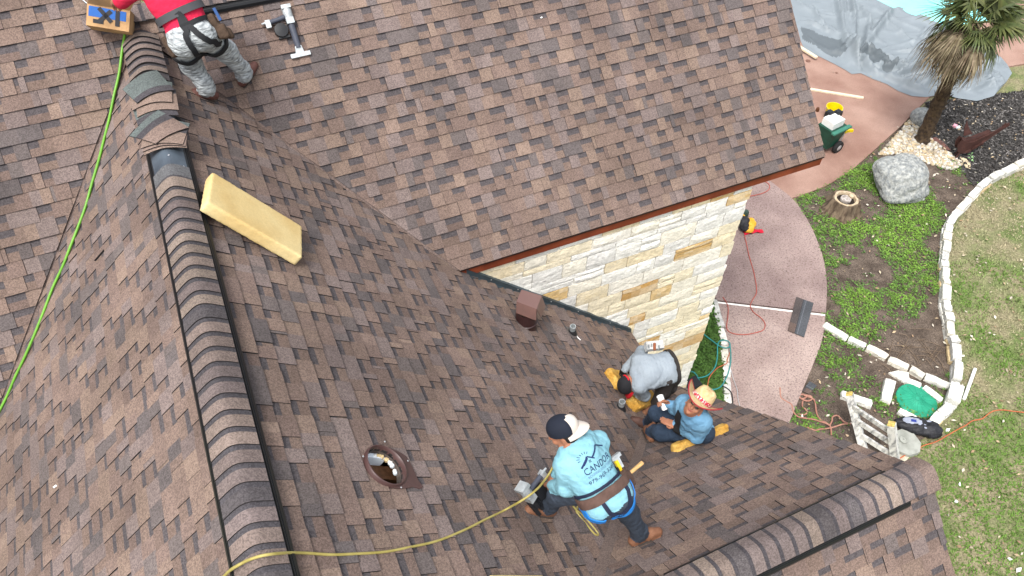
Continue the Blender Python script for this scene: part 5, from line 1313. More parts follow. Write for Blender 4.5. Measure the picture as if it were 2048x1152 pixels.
# --- palm
M_trunk=mat('palm_trunk',lin(86,70,52),.95,col2=lin(58,46,36),scale=10,bump=1.2,bscale=24,thr=(.4,.6)); M_fgreen=mat('frond_green',(.060,.088,.028),.55,col2=(.12,.135,.045),scale=3,tint=True,spec=.4); M_fdead=mat('frond_dead',lin(86,74,58),.9,col2=lin(136,124,106),scale=9,tint=True)
pb_=at(1843,282,0); ptp=reachpt(pb_,1946,52,3.45); palm=thing('palm_tree',pb_,'leaning fan palm with green head and a skirt of dry fronds by the pool','palm tree')
mids=smoothpath([pb_-np.array([0,0,.1]),pb_+(ptp-pb_)*.35+np.array([.10,.06,0]),pb_+(ptp-pb_)*.7+np.array([.06,.03,.0]),ptp],8)
b=MB(); k=len(mids); rr=[.175-.045*i/k+.018*math.sin(i*2.6) for i in range(k)]; rr[0]=.30; rr[1]=.24; b.tube(mids,rr,14); b.build('trunk',M_trunk,palm,smooth=50)
RPm=random.Random(4)
b=MB()
for k in range(110):
    t=RPm.uniform(.12,1.0); i=int(t*(len(mids)-1)); c=np.array(mids[i]); a=RPm.uniform(0,6.28); dd=np.array([math.cos(a),math.sin(a),0]); r0=.17-.04*t
    b.prism([c+dd*r0+np.array([-dd[1],dd[0],0])*.03,c+dd*r0-np.array([-dd[1],dd[0],0])*.03,c+dd*(r0+.07)+np.array([0,0,.10+.06*RPm.random()])],dd*-.012+np.array([0,0,-.006]))
bs=b.build('leaf_stub',mat('leaf_stub',lin(104,86,62),.95,col2=lin(70,56,42),scale=9),palm); bs['kind']='stuff'
def frondmesh(droop,dead,seed):
    R=random.Random(seed); b=MB(); pl=.55 if not dead else .40
    pet=[np.array([0,0,0]),np.array([pl*.5,0,.05-droop*.06]),np.array([pl,0,.04-droop*.22])]
    b.tube(smoothpath(pet,3),[.014]*7,5,0,(.9,.9,.7) if not dead else (.8,.75,.65)); c0=pet[-1]; nL=22
    for i in range(nL):
        a=(i/(nL-1)-.5)*(4.3 if not dead else 3.0)+R.uniform(-.05,.05); L=(.62+.14*math.cos(a*.6))*R.uniform(.85,1.08)
        d=np.array([math.cos(a),math.sin(a),.10]); sdv=np.array([-math.sin(a),math.cos(a),.25]); pts=[]
        for q in(0,.35,.7,1.0):
            fall=(droop*.45+.18)*q*q*L*1.2+(R.uniform(0,.18) if dead else R.uniform(0,.05))*q; sp_=.6 if dead else 1
            pts.append(c0+d*np.array([1,sp_,1])*L*q*(1-.25*droop*q)-np.array([0,0,fall]))
        w=(.024,.030,.020,.002) if not dead else (.016,.020,.012,.002)
        tw=R.uniform(-.6,.6) if dead else 0
        s2=unit(sdv+np.array([0,0,tw]))
        V=[];
        for p,ww in zip(pts,w): V+=[p-s2*ww,p+s2*ww]
        g=R.uniform(.75,1.25); cc=(g,g*R.uniform(.92,1.05),g*.9)
        b.add(V,[(0,1,3,2),(2,3,5,4),(4,5,7,6)],0,cc)
    return b
variants={}
for kind,dr,dd in(('g',.15,False),('g2',.45,False),('d',1.0,True),('d2',1.35,True),('m',.8,False)): variants[kind]=frondmesh(dr,dd,hash(kind)%97 if False else len(variants)+3).build('frond',M_fdead if dd else M_fgreen,mesh_only=True)
def frond(kind,az,el,sc,label=None):
    o=bpy.data.objects.new('frond',variants[kind]); COL.objects.link(o); o.parent=palm
    Rm=Matrix.Rotation(az,4,'Z')@Matrix.Rotation(-el,4,'Y')
    o.matrix_basis=Matrix.Translation(Vector(ptp-pb_)+Vector((RPm.uniform(-.05,.05),RPm.uniform(-.05,.05),RPm.uniform(-.12,.12))))@Rm@Matrix.Scale(sc*.92,4)
    if label: o['label']=label
for k in range(17): frond('g' if k%3 else 'g2',math.radians(-75+k*12.5+RPm.uniform(-14,14)),RPm.uniform(.05,1.15),RPm.uniform(.95,1.25))
for k in range(6): frond('m',math.radians(-80+k*34+RPm.uniform(-10,10)),RPm.uniform(-.45,.1),RPm.uniform(.9,1.2))
for k in range(9): frond('m' if k%2 else 'g2',math.radians(120+k*20),RPm.uniform(-.1,.9),RPm.uniform(.6,.85))
for k in range(20): frond('d' if k%2 else 'd2',k*2.4+RPm.uniform(-.3,.3),RPm.uniform(-.75,.15),RPm.uniform(.95,1.35),'dry brown frond')
for k in range(10): frond('d',math.radians(125+k*14),RPm.uniform(-.5,.25),RPm.uniform(1.0,1.3),'dry brown frond')

# --- tarpaulin over the pool
M_tarp=mat('tarpaulin',lin(128,137,143),.5,col2=lin(136,145,151),scale=2.2,bump=.06,bscale=12,spec=.35)
M_tarp2=mat('tarpaulin_darker',lin(98,106,111),.55,scale=2.2,bump=.06,bscale=12,var=.05)  # darker grey for the faces inside two outlines
lo=[(1570,-40),(1586,30),(1600,85),(1608,104),(1640,118),(1668,132),(1690,144),(1702,152),(1720,150),(1745,162),(1772,172),(1795,186),(1822,196),(1850,198),(1874,194),(1893,194),(1912,200),(1952,206),(1985,196),(2010,168)]
hi=[(1640,-70),(1690,-40),(1735,-6),(1752,2),(1770,12),(1788,20),(1800,14),(1815,20),(1830,26),(1845,31),(1858,34),(1868,42),(1890,58),(1915,75),(1940,88),(1962,98),(1982,108),(2000,118),(2012,132),(2022,150)]
def resample(P,n):
    P=np.array(P,float); d=np.r_[0,np.cumsum(np.hypot(*np.diff(P,axis=0).T))]; t=np.linspace(0,d[-1],n); return np.stack([np.interp(t,d,P[:,0]),np.interp(t,d,P[:,1])],1)
NU,NV=230,90
Lo=resample([p[:2] for p in gp(lo)],NU); Hi=resample([p[:2] for p in gp(hi)],NU)
folds=[]
for (x0,y0,x1,y1,am,wd) in((1668,-10,1695,140,.20,.10),(1682,-10,1700,130,.16,.09),(1700,-5,1704,140,.22,.11),(1712,20,1742,60,.14,.06),(1785,20,1712,120,.20,.10),(1735,60,1722,110,.12,.07),(1712,120,1760,165,.18,.08),(1735,140,1850,150,.16,.07),(1760,165,1890,130,.15,.07),(1745,150,1845,190,.20,.09),(1790,180,1900,165,.16,.08),(1830,185,1930,140,.15,.07),(1870,180,1985,150,.13,.07),(1800,130,1880,110,.12,.06),(1620,20,1650,70,.08,.07),(1610,50,1680,80,.10,.05),(1760,40,1830,100,.10,.08),(1850,60,1820,120,.09,.07),(1730,100,1790,150,.13,.06),(1930,190,1980,170,.10,.06),(1600,70,1640,112,.10,.06),(1780,160,1860,175,.14,.05),(1690,100,1720,148,.2,.06)):
    folds.append((at(x0,y0)[:2],at(x1,y1)[:2],am*(1.1 if (y0+y1)/2<110 else 1.7),wd*(.55 if (y0+y1)/2<110 else .6)))
RT=random.Random(8)
for k in range(46):
    x0,y0=RT.uniform(1600,1990),RT.uniform(-10,195); a=RT.choice((.35,.5,1.3,1.6,-.5,-.9))+RT.gauss(0,.2); L=RT.uniform(18,60)
    folds.append((at(x0,y0)[:2],at(x0+L*math.cos(a),y0+L*math.sin(a)*.6)[:2],RT.uniform(.05,.12),RT.uniform(.03,.055)))
g1,g2=np.meshgrid(np.linspace(0,1,NU),np.linspace(0,1,NV),indexing='ij')
XY=Lo[:,None,:]*(1-g2[...,None])+Hi[:,None,:]*g2[...,None]
Z=np.full((NU,NV),.075)
for a,c,am,wd in folds:
    ab=c-a; t=np.clip(((XY-a)@ab)/(ab@ab),0,1); q=XY-a-t[...,None]*ab; dist=np.hypot(q[...,0],q[...,1]); Z+=1.25*am*np.clip(1-dist/(wd*2.6),0,1)**1.25*np.sin(np.pi*(.10+.80*t))
def rdg(x,y,z,p=4): return max(0,1-abs(mnoise.noise(Vector((x,y,z))))*2.6)**p
ZN=np.array([[mnoise.noise(Vector((x*.7,y*.7,0)))*.04+rdg(x*.9+y*.35,y*.5-x*.2,5)*.10+rdg(x*.4-y*.5,y*1.5+x*.7,8)*.045 for x,y in r] for r in XY])
Z+=ZN; edge_=np.minimum(np.minimum(g1,1-g1)*14,np.minimum(g2,1-g2)*7); Z=np.maximum(.062+(Z-.062)*np.clip(edge_,0,1),.060+.004*g1)
b=MB(); V=np.concatenate([XY,Z[...,None]],-1).reshape(-1,3)
F=[(i*NV+j,(i+1)*NV+j,(i+1)*NV+j+1,i*NV+j+1) for i in range(NU-1) for j in range(NV-1)]
b.v=[tuple(v) for v in V]; b.f=F; b.c=[(1,1,1)]*len(F)
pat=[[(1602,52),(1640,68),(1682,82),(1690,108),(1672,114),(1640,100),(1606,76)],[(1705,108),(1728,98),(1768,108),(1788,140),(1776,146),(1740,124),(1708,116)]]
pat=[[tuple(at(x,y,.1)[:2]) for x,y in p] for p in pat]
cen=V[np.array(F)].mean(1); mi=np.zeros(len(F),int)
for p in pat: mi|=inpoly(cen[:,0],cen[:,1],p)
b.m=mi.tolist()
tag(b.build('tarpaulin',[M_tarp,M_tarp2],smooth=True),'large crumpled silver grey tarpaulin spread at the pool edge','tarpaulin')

# --- boards and pipe on the terrace and lawn
M_pine=mat('pine_board',lin(222,204,172),.8,col2=lin(234,220,194),scale=4,stretch=(1,8,8))
def board(p0,p1,z,w,h,label,m=M_pine,name='board',cat='board'):
    a,c=at(*p0,z),at(*p1,z); d=unit(c-a); s=unit(np.cross([0,0,1],d)); b=MB(); b.box((a+c)/2+np.array([0,0,h/2]),d*np.linalg.norm(c-a)/2,s*w/2,np.array([0,0,h/2])); return tag(b.build(name,m),label,cat)
board((1560,170),(1726,197),.055,.085,.04,'long pale board lying straight across the terrace')
board((1590,90),(1633,117),.12,.09,.05,'short pale board at the corner of the tarpaulin by the roof edge')
a,c=at(1950,738,.05),at(1928,798,.05); b=MB(); b.tube([a,c],.032,12); tag(b.build('plastic_pipe',flat('pvc_white',(.80,.80,.79),.5),smooth=40),'white plastic pipe lying on the lawn beside the stone border','pipe')

# --- shingle pieces dropped on the ground
def dropped(px,z,label,head=.58):
    P=[at(x,y,z) for x,y in px]; b=MB(); l=lambda t:(P[0]+(P[1]-P[0])*t,P[3]+(P[2]-P[3])*t)
    e=[0,.40,.45,.55,.60,1.0]; cs=[(.12,.10,.10),(.055,.055,.062),(.085,.09,.10),(.14,.15,.17),(.085,.09,.10)]
    for k in range(5):
        a0,b0=l(e[k]); a1,b1=l(e[k+1])
        if k==0:
            for q in range(4): 
                t0,t1=q/4,(q+1)/4; cc=RS.choice(SLT+TAN[2:4]); cc=tuple(x*.75 for x in cc); b.prism([a0+(b0-a0)*t0,a1+(b1-a1)*t0,a1+(b1-a1)*t1,a0+(b0-a0)*t1],(0,0,-.008-.003*(q%2)),0,cc,1)
        else: b.prism([a0,a1,b1,b0],(0,0,-.007),0,cs[k],1)
    return tag(b.build('loose_shingle',[M_shing,M_edge]),label,'shingle')
dropped([(1592.8,593.5),(1627.5,605.7),(1608.4,674.4),(1575.4,660.6)],.085,'whole dark roof shingle lying on the patio near the white joint')
dropped([(1605,770),(1614,764),(1632,770),(1620,788)][0:0] or [(1604,782),(1619,762),(1634,771),(1618,788)],.05,'broken dark shingle piece at the patio edge near the coiled hose')

# --- green engine cart and yellow bucket on the terrace
M_gcart=mat('cart_green',lin(20,66,52),.5,col2=lin(28,80,64),scale=5); M_gtop=flat('cart_green_light',lin(62,122,104),.5); M_yel=mat('plastic_yellow',lin(240,208,10),.45,scale=4,var=.05); M_wht=flat('tank_white',(.78,.78,.76),.4); M_tyre=flat('tyre_black',(.02,.02,.021),.85)
cb=at(1650,297,.05); ct=thing('engine_cart',cb,'green two wheeled machine with a white tank by the roof corner','machine')
fx=unit(at(1690,285,.05)-at(1640,310,.05)); fx[2]=0; fx=unit(fx); fy=np.array([-fx[1],fx[0],0]); Cq=lambda a,bq,c: cb+(fx*a+fy*bq+z_*c)*.93
b=MB()
top=[Cq(-.34,-.26,.80),Cq(.26,-.26,.80),Cq(.26,.26,.80),Cq(-.34,.26,.80)]; bot=[Cq(-.24,-.18,.18),Cq(.12,-.18,.18),Cq(.12,.18,.18),Cq(-.24,.18,.18)]
b.add(top+bot,[(0,1,2,3),(0,4,5,1),(1,5,6,2),(2,6,7,3),(3,7,4,0),(7,6,5,4)]); b.build('hopper',M_gcart,ct)
b=MB(); b.box(Cq(-.04,-.27,.80),fx*.32,fy*.05,z_*.022); b.build('rim',M_gtop,ct)
b=MB(); b.box(Cq(-.06,.04,.90),fx*.20,fy*.17,z_*.09); b.lathe(Cq(-.06,.04,.99),z_,[(.05,0),(.05,.015),(.001,.02)],14); b.build('fuel_tank',M_wht,ct)
for a_,b2_ in((.02,.27),(.22,.16)):
    b=MB(); b.box(Cq(a_,b2_,.95),fx*.085,fy*.075,z_*.085); b.box(Cq(a_,b2_,1.04),fx*.06,fy*.05,z_*.008); b.build('air_filter',M_gblk,ct)
for s in(-.24,.24):
    b=MB(); b.lathe(Cq(.14,s*1.05-.03*(1 if s>0 else -1)*0,.16),fy,[(.02,-.05),(.15,-.05),(.165,-.03),(.165,.03),(.15,.05),(.02,.05)],24); w=b.build('wheel',M_tyre,ct,smooth=40)
    b=MB(); b.lathe(Cq(.14,s*1.05+(.055 if s>0 else -.055),.16),fy*(1 if s>0 else -1),[(.08,-.008),(.075,0),(.03,.008),(.001,.01)],16); b.build('hub',M_alu,w)
b=MB(); b.tube([Cq(.12,-.24,.16),Cq(.12,.24,.16)],.015,8); b.tube([Cq(.22,-.20,.16),Cq(.30,-.20,.62)],.014,8); b.build('frame',M_alu,ct)
b=MB(); V=[Cq(.26,-.10,.60),Cq(.40,-.06,.58),Cq(.56,-.20,.55),Cq(.60,-.20,.55),Cq(.58,-.26,.55),Cq(.44,-.22,.58),Cq(.28,-.22,.60)]; b.prism(V,(0,0,-.07)); b.build('chute',M_yel,ct)
yb=at(1660,238,.05); yk=thing('yellow_bucket',yb,'bright yellow scoop bucket standing behind the green machine','bucket')
b=MB(); b.lathe(yb,z_,[(.001,.01),(.15,.01),(.155,0),(.20,.36),(.212,.365),(.212,.385),(.195,.385),(.145,.02),(.001,.02)],32); b.build('bucket_body',M_yel,yk,smooth=40)
b=MB(); b.tube(smoothpath([yb+np.array([.20*math.cos(a),.20*math.sin(a),.36-.05*math.sin((a-.2))]) for a in np.linspace(.2,3.3,7)],4),.006,6); b.build('bucket_handle',M_alu,yk)
p=at(1634,222,.05); b=MB(); b.lathe(p,(0,0,1),[(.001,0),(.05,0),(.045,.08),(.03,.11),(.001,.12)],12); tag(b.build('brown_pot',flat('pot_brown',lin(92,56,36),.7)),'small brown knob on the terrace at the roof edge beside the bucket','pot')
for x,y,r,lb in((1616,122,.07,'round drain cover on the terrace near the tarpaulin corner'),(1673,146,.035,'little round cap set in the terrace below the tarpaulin')):
    p=at(x,y,.052); b=MB(); b.lathe(p,(0,0,1),[(r,0),(r,.012),(r*.8,.016),(.001,.014)],18); tag(b.build('drain_cover',flat('drain_brown',lin(120,86,74),.7)),lb,'drain')

# --- yellow tool bag and red cloth by the wall
tb=at(1491,455,.06); q=tb+np.array([0,0,.14]); M_tyb=mat('bag_yellow',lin(226,164,36),.7,col2=lin(240,186,70),scale=8,bump=.5)
tbg=thing('tool_bag',tb,'crumpled yellow and black tool bag against the foot of the stone wall','bag')
solid_obj('yellow_panel',[(ellip(q+np.array([.06,-.02,-.02]),(.13,.15,.12)),0,.04),(ellip(q+np.array([-.04,-.14,-.04]),(.12,.10,.09)),0,.04),(ellip(q+np.array([-.02,.16,.04]),(.06,.13,.05)),0,.04)],.014,[M_tyb],tbg,wob={0:(.018,24,2)})
solid_obj('black_panel',[(ellip(q+np.array([-.06,.04,.04]),(.12,.12,.12)),0,.04),(ellip(q+np.array([-.12,-.06,.0]),(.10,.14,.10)),0,.04)],.014,[M_bagb],tbg,wob={0:(.015,26,3)})
p=at(1488,437,.06); b=MB(); b.lathe(p,(0,0,1),[(.001,0),(.07,0),(.07,.20),(.05,.24),(.001,.25)],16); tag(b.build('green_bottle',flat('bottle_green',lin(54,74,66),.5),smooth=40),'dark green container half hidden behind the yellow tool bag','container')
b=MB(); nx,ny=14,7; A0_,A1_=at(1487,466,.07),at(1526,462,.07); dd=A1_-A0_; sd=np.array([-dd[1],dd[0],0])*.30; V=[]
for i in range(nx+1):
    for j in range(ny+1):
        t=i/nx; sft=(j/ny-.5)*(1-.35*t+.15*math.sin(9*t)); p=A0_+dd*t+sd*sft; p[2]=.075+.05*abs(math.sin(7*t+4*j/ny))*math.sin(math.pi*min(1,t+.1)) ; V.append(p)
b.add(V,[(i*(ny+1)+j,(i+1)*(ny+1)+j,(i+1)*(ny+1)+j+1,i*(ny+1)+j+1) for i in range(nx) for j in range(ny)]); b.add([p-np.array([0,0,.008]) for p in V],[(i*(ny+1)+j,i*(ny+1)+j+1,(i+1)*(ny+1)+j+1,(i+1)*(ny+1)+j) for i in range(nx) for j in range(ny)])
tag(b.build('red_cloth',flat('cloth_red',lin(204,24,54),.8),smooth=True),'bright red rag lying beside the yellow tool bag','cloth')

# --- hoses and cords on the ground
def gh(px,z=.075): return [at(x,y,z) for x,y in px]
def Zc(o,k,L): return [(o[0]+x/k,o[1]+y/k) for x,y in L]
M_hr=flat('hose_red',lin(178,84,72),.5); M_ht=flat('hose_teal',lin(48,140,138),.45); M_ho=flat('cord_orange',lin(190,104,66),.5); M_hp=mat('hose_pink',lin(162,112,96),.6,col2=lin(180,132,114),scale=6); M_hk=flat('cord_black',(.02,.02,.022),.5); M_hw=flat('cord_grey',(.45,.45,.46),.5)
hose('garden_hose',gh([(1489,470),(1494,492),(1498,512),(1505,535),(1511,560),(1513,585),(1505,600),(1501,612),(1507,624),(1522,636),(1530,648),(1526,660),(1508,666),(1485,669),(1463,666),(1453,655),(1456,632),(1455,610),(1446,594)]),.009,M_hr,'thin red hose wandering down the patio from the yellow tool bag')
hose('garden_hose',gh([(1506,358),(1524,361),(1537,368),(1538,378),(1526,386),(1508,391),(1490,394)]),.009,M_hr,'short red hose loop at the wall corner under the eave')
hose('garden_hose',gh(Zc((1360,660),5.76,[(255,20),(300,70),(380,130),(450,180),(520,205),(568,190),(572,150),(540,122),(490,118),(445,140),(430,190),(430,260),(426,340),(405,420),(360,485),(300,530),(220,552),(110,565)]),.17),.012,M_ht,'teal hose looping over the planting strip and the curb')
hose('garden_hose',gh(Zc((1360,660),5.76,[(120,480),(160,490),(200,540),(222,600),(235,670)]),.15),.012,M_ht,'short length of teal hose below the stone wall\'s edge')
hose('garden_hose',gh(Zc((1360,660),5.76,[(572,150),(582,260),(582,380),(556,500),(510,595),(460,655),(400,682),(320,682)]),.17),.012,M_ht,'teal hose running down along the white curb')
hose('power_cord',gh(Zc((1360,660),5.76,[(580,240),(545,330),(540,380),(490,410),(430,440),(370,500),(332,560),(320,620),(315,665)]),.13),.010,M_ho,'orange cord curving through the planting strip')
hose('power_cord',gh(Zc((1360,660),5.76,[(490,645),(540,670),(585,715),(608,780),(612,860)]),.13),.011,M_hk,'black cord over the curb beside the straw hat')
hose('power_cord',gh(Zc((1360,660),5.76,[(580,440),(610,540),(655,680),(668,780),(695,890)])),.007,M_hw,'thin grey cord along the patio edge above the roof')
k_=(1560,720)
hose('garden_hose',gh(Zc(k_,5.236,[(0,285),(20,250),(50,238),(90,295),(150,345),(200,392),(240,405),(275,390),(250,365),(215,365),(205,385),(240,415),(290,428),(332,415),(330,385),(290,372),(250,372),(300,388),(350,410),(375,460),(385,560),(420,625),(480,655),(520,680),(545,640),(550,600),(600,585),(640,620),(680,650),(745,664)]),.04),.015,M_hp,'pink hose coiled on the lawn at the patio edge')
hose('garden_hose',gh(Zc(k_,5.236,[(0,290),(5,385),(60,430),(120,470),(135,540),(180,590),(260,608),(350,620),(430,645),(500,672),(530,700),(540,785)]),.055),.015,M_hp,'pink hose running under the coil towards the fence')
hose('garden_hose',gh(Zc(k_,5.236,[(240,430),(238,480),(275,520),(288,545),(265,570),(220,572),(180,568)]),.05),.014,M_hp,'short bend of pink hose inside the lower loop')
hose('garden_hose',gh(Zc(k_,5.236,[(745,664),(660,672),(580,700),(500,715),(420,722),(370,735),(300,710),(260,690)]),.05),.014,M_hp,'straggling pink hose end near the roof edge')
hose('power_cord',gh(Zc((1348,752),2.88,[(1290,480),(1340,452),(1400,432),(1430,405),(1500,382),(1560,350),(1620,315),(1680,285),(1720,258),(1775,245),(1815,215),(1850,200),(1900,196),(1960,204),(2040,212)]),.05),.010,M_ho,'orange extension cord snaking across the right hand lawn')
p=on('W',1390,775,0); 
b=MB(); c=at(1381,776,.2); b.box(c,(.16,.02,0),(-.01,.11,0),(0,0,.16)); tag(b.build('black_box',M_gblk),'black box in the planting strip behind the straw hat','box')
b=MB(); c=at(1352,787,.5)
for k in range(16):
    a=k*2.4; dd=np.array([math.cos(a),math.sin(a),.3]); s=np.array([-math.sin(a),math.cos(a),0]); r=.05+.05*(k%3); zc=c+np.array([0,0,-.5+.035*k]); b.prism([zc,zc+dd*r+s*.03,zc+dd*(r+.07),zc+dd*r-s*.03],(0,0,-.004),0,(.03,.09,.02))
tag(b.build('potted_sprig',mat('leaf_green',(1,1,1),.6,tint=True)),'small green sprig between wall foot and straw hat','plant')

# ================================================================== GROUND COVER
def inside(P,poly): return inpoly(P[:,0],P[:,1],poly)
def nz(P,sc,seed=0.0): return np.array([mnoise.noise(Vector((x*sc,y*sc,seed))) for x,y in P])
def visible(P):
    pp=project(np.c_[P,np.zeros(len(P))]); return (pp[:,0]>1290)&(pp[:,0]<2330)&(pp[:,1]>-60)&(pp[:,1]<1330)
def blades(P,hgt,wid,cols,n=3,lean=.7):
    """tufts of small triangles, all in one mesh"""
    N=len(P); P3=np.repeat(P,n,0); a=RNG.uniform(0,6.283,N*n); h=np.repeat(hgt,n)*RNG.uniform(.6,1.3,N*n); w=wid*RNG.uniform(.7,1.4,N*n)
    j=RNG.normal(0,.02,(N*n,2)); d=np.c_[np.cos(a),np.sin(a)]; s=np.c_[-d[:,1],d[:,0]]; b0=P3+j; ln=RNG.uniform(.2,lean+.6,N*n)
    V=np.empty((N*n,3,3)); V[:,0,:2]=b0-s*w[:,None]; V[:,1,:2]=b0+s*w[:,None]; V[:,2,:2]=b0+d*(h*ln)[:,None]; V[:,0,2]=.004; V[:,1,2]=.004; V[:,2,2]=h
    C=np.repeat(cols,n,0)*RNG.uniform(.75,1.25,(N*n,1)); return V.reshape(-1,3),np.arange(N*n*3).reshape(-1,3),C
def raw(name,V,F,C,m):
    me=bpy.data.meshes.new(name); me.vertices.add(len(V)); me.vertices.foreach_set('co',V.astype(np.float32).ravel()); k=F.shape[1]
    me.loops.add(F.size); me.loops.foreach_set('vertex_index',F.astype(np.int32).ravel()); me.polygons.add(len(F)); me.polygons.foreach_set('loop_start',np.arange(0,F.size,k,dtype=np.int32))
    try: me.polygons.foreach_set('loop_total',np.full(len(F),k,np.int32))
    except Exception: pass
    me.materials.append(m); ca=me.color_attributes.new('tint','FLOAT_COLOR','CORNER'); cc=np.repeat(C,k,0); ca.data.foreach_set('color',np.c_[cc,np.ones(len(cc))].astype(np.float32).ravel()); me.update(calc_edges=True); me.validate()
    return link(name,me)
M_grass=mat('grass_blades',(1,1,1),.7,var=.12,scale=3,tint=True,spec=.2)
OUT=[p[:2] for p in gp(bed_px)]
P=RNG.uniform([7.5,-1.5],[27,17],(190000,2)); ok=visible(P)&~inside(P,BED)&~inside(P,[p[:2] for p in gp(ter_px)])&~inside(P,[p[:2] for p in gp(up_px)])&~inside(P,[p[:2] for p in gp(lo_px)])&~inside(P,STRIP)
lim=[p[:2] for p in gp([(1560,-80),(2400,-80),(2400,1500),(1700,1500),(1700,930),(1800,930),(1905,800),(1916,760),(1893,560),(1908,450),(1985,352),(2048,325),(2048,120),(1990,140),(1855,198),(1560,120)])]
ok&=inside(P,lim); P=P[ok]
g=nz(P,.42,3.0)+.55*nz(P,1.3,7.0)+.3*nz(P,4.0,1.0); pp=project(np.c_[P,np.zeros(len(P))]); g+=np.clip((pp[:,1]-850)/380,-.1,.5)-.22*np.exp(-((pp[:,0]-2000)/90)**2-((pp[:,1]-520)/200)**2)-.28*np.exp(-((pp[:,0]-1860)/60)**2-((pp[:,1]-960)/70)**2)
green=np.clip((g+.36)/.50,0,1)[:,None]; c=green*np.array([[.14,.25,.045]])+(1-green)*np.array([[.40,.35,.22]])
bare=nz(P,1.1,21.0)+.5*nz(P,3.1,4.0); keep=(bare<.42)&(RNG.random(len(P))<np.where(green[:,0]>.5,.75,.55)); P,c,green=P[keep],c[keep],green[keep]
V,F,C=blades(P,np.where(green[:,0]>.5,.045,.030),.010,c); struct(raw('lawn_grass',V,F,C,M_grass),'stuff')
# weeds in the bed
P=RNG.uniform([7.5,2],[19,13],(90000,2)); ok=visible(P)&inside(P,BED)&~inside(P,MUL)&~inside(P,[p[:2] for p in gp(up_px)])&~inside(P,[p[:2] for p in gp(lo_px)]); P=P[ok]
pp=project(np.c_[P,np.zeros(len(P))])
g=nz(P,.75,13.0)+.6*nz(P,2.2,17.0)+.3*nz(P,6,2.0)
def blob(x,y,sx,sy,a): return a*np.exp(-((pp[:,0]-x)/sx)**2-((pp[:,1]-y)/sy)**2)
g+=blob(1760,450,130,80,.45)+blob(1850,430,60,60,.3)+blob(1700,600,60,60,.2)+blob(1640,380,60,30,.3)+blob(1830,830,60,50,.5)+blob(1660,760,40,60,.25)-blob(1840,690,60,60,.75)-blob(1880,730,40,50,.7)-blob(1780,640,60,30,.35)-blob(1730,560,40,30,.3)-blob(1800,280,60,40,.8)-blob(1700,840,60,40,.2)
g+=.45*nz(P,9.0,31.0)+.35*nz(P,3.7,41.0); keep=(g>.19+RNG.normal(0,.14,len(P))); P=P[keep]; g=g[keep]
br=np.clip(g/.7,0,1)[:,None]; cols=(1-br)*np.array([[.09,.175,.045]])+br*np.array([[.165,.30,.042]]); cols=cols*RNG.uniform(.7,1.2,(len(P),1))
def leaves(P,r,hmax,cols,n=3):
    N=len(P)*n; Q=np.repeat(P,n,0)+RNG.normal(0,.028,(len(P)*n,2)); a=RNG.uniform(0,6.283,N); d=np.c_[np.cos(a),np.sin(a)]; s=np.c_[-d[:,1],d[:,0]]; rr=r*RNG.uniform(.5,1.4,N)[:,None]; z=RNG.uniform(.012,hmax,N); t=RNG.uniform(-.5,.6,N)
    V=np.empty((N,4,3)); V[:,0,:2]=Q-d*rr; V[:,1,:2]=Q-s*rr*.55; V[:,2,:2]=Q+d*rr; V[:,3,:2]=Q+s*rr*.55; V[:,0,2]=np.maximum(z-rr[:,0]*t,.008); V[:,1,2]=z; V[:,2,2]=np.maximum(z+rr[:,0]*t,.008); V[:,3,2]=z+rr[:,0]*.2
    C=np.repeat(cols,n,0)*RNG.uniform(.7,1.3,(N,1)); return V.reshape(-1,3),np.arange(N*4).reshape(-1,4),C
V,F,C=leaves(P,.022,.07,cols,3); struct(raw('weeds_grass',V,F,C,M_grass),'stuff')
# plants of the strip by the wall
P=RNG.uniform([6,3.5],[9.5,9],(16000,2)); P=P[inside(P,[p[:2] for p in gp([(1424,604),(1434,655),(1441,700),(1445,760),(1448,830),(1380,830),(1330,800),(1395,640)])])&visible(P)]; cols=np.tile([[.065,.14,.025]],(len(P),1))*RNG.uniform(.6,1.25,(len(P),1)); V,F,C=leaves(P,.032,.13,cols,4); struct(raw('strip_foliage',V,F,C,M_grass),'stuff')
# mulch chips, pebbles and fallen leaves
def chips(name,P,L,W,T,cols,m,z=.012):
    N=len(P); a=RNG.uniform(0,6.283,N); e=RNG.uniform(-.35,.35,N); d=np.c_[np.cos(a)*np.cos(e),np.sin(a)*np.cos(e),np.sin(e)]; s=np.c_[-np.sin(a),np.cos(a),np.zeros(N)]; u=np.cross(d,s); c=np.c_[P,np.full(N,z)+np.abs(d[:,2])*L]
    k=RNG.uniform(.5,1.5,(N,1)); V=np.stack([c+i*d*L*k+j*s*W+q*u*T for q in(-1,1) for i,j in((-1,-1),(1,-1),(1,1),(-1,1))],1)
    f=np.array([(4,5,6,7),(0,1,5,4),(1,2,6,5),(2,3,7,6),(3,0,4,7)]); F=(np.arange(N)[:,None,None]*8+f).reshape(-1,4); return struct(raw(name,V.reshape(-1,3),F,np.repeat(cols,5,0),m),'stuff')
P=RNG.uniform([13,7],[26,16],(60000,2)); P=P[inside(P,MUL)&visible(P)][:9000]; N=len(P); v=RNG.choice([.03,.05,.08,.13,.22],N,p=[.32,.28,.22,.12,.06])[:,None]*RNG.uniform(.7,1.3,(N,1)); chips('mulch_chips',P,.05,.012,.006,v*np.array([[1,.93,.88]]),M_grass,.02)
gpoly=[p[:2] for p in gp([(1820,240),(1845,262),(1868,285),(1895,305),(1925,330),(1905,342),(1860,330),(1830,315),(1790,310),(1755,312),(1780,285)])]
P=RNG.uniform([12,7],[19,13],(30000,2)); P=P[inside(P,gpoly)][:1500]
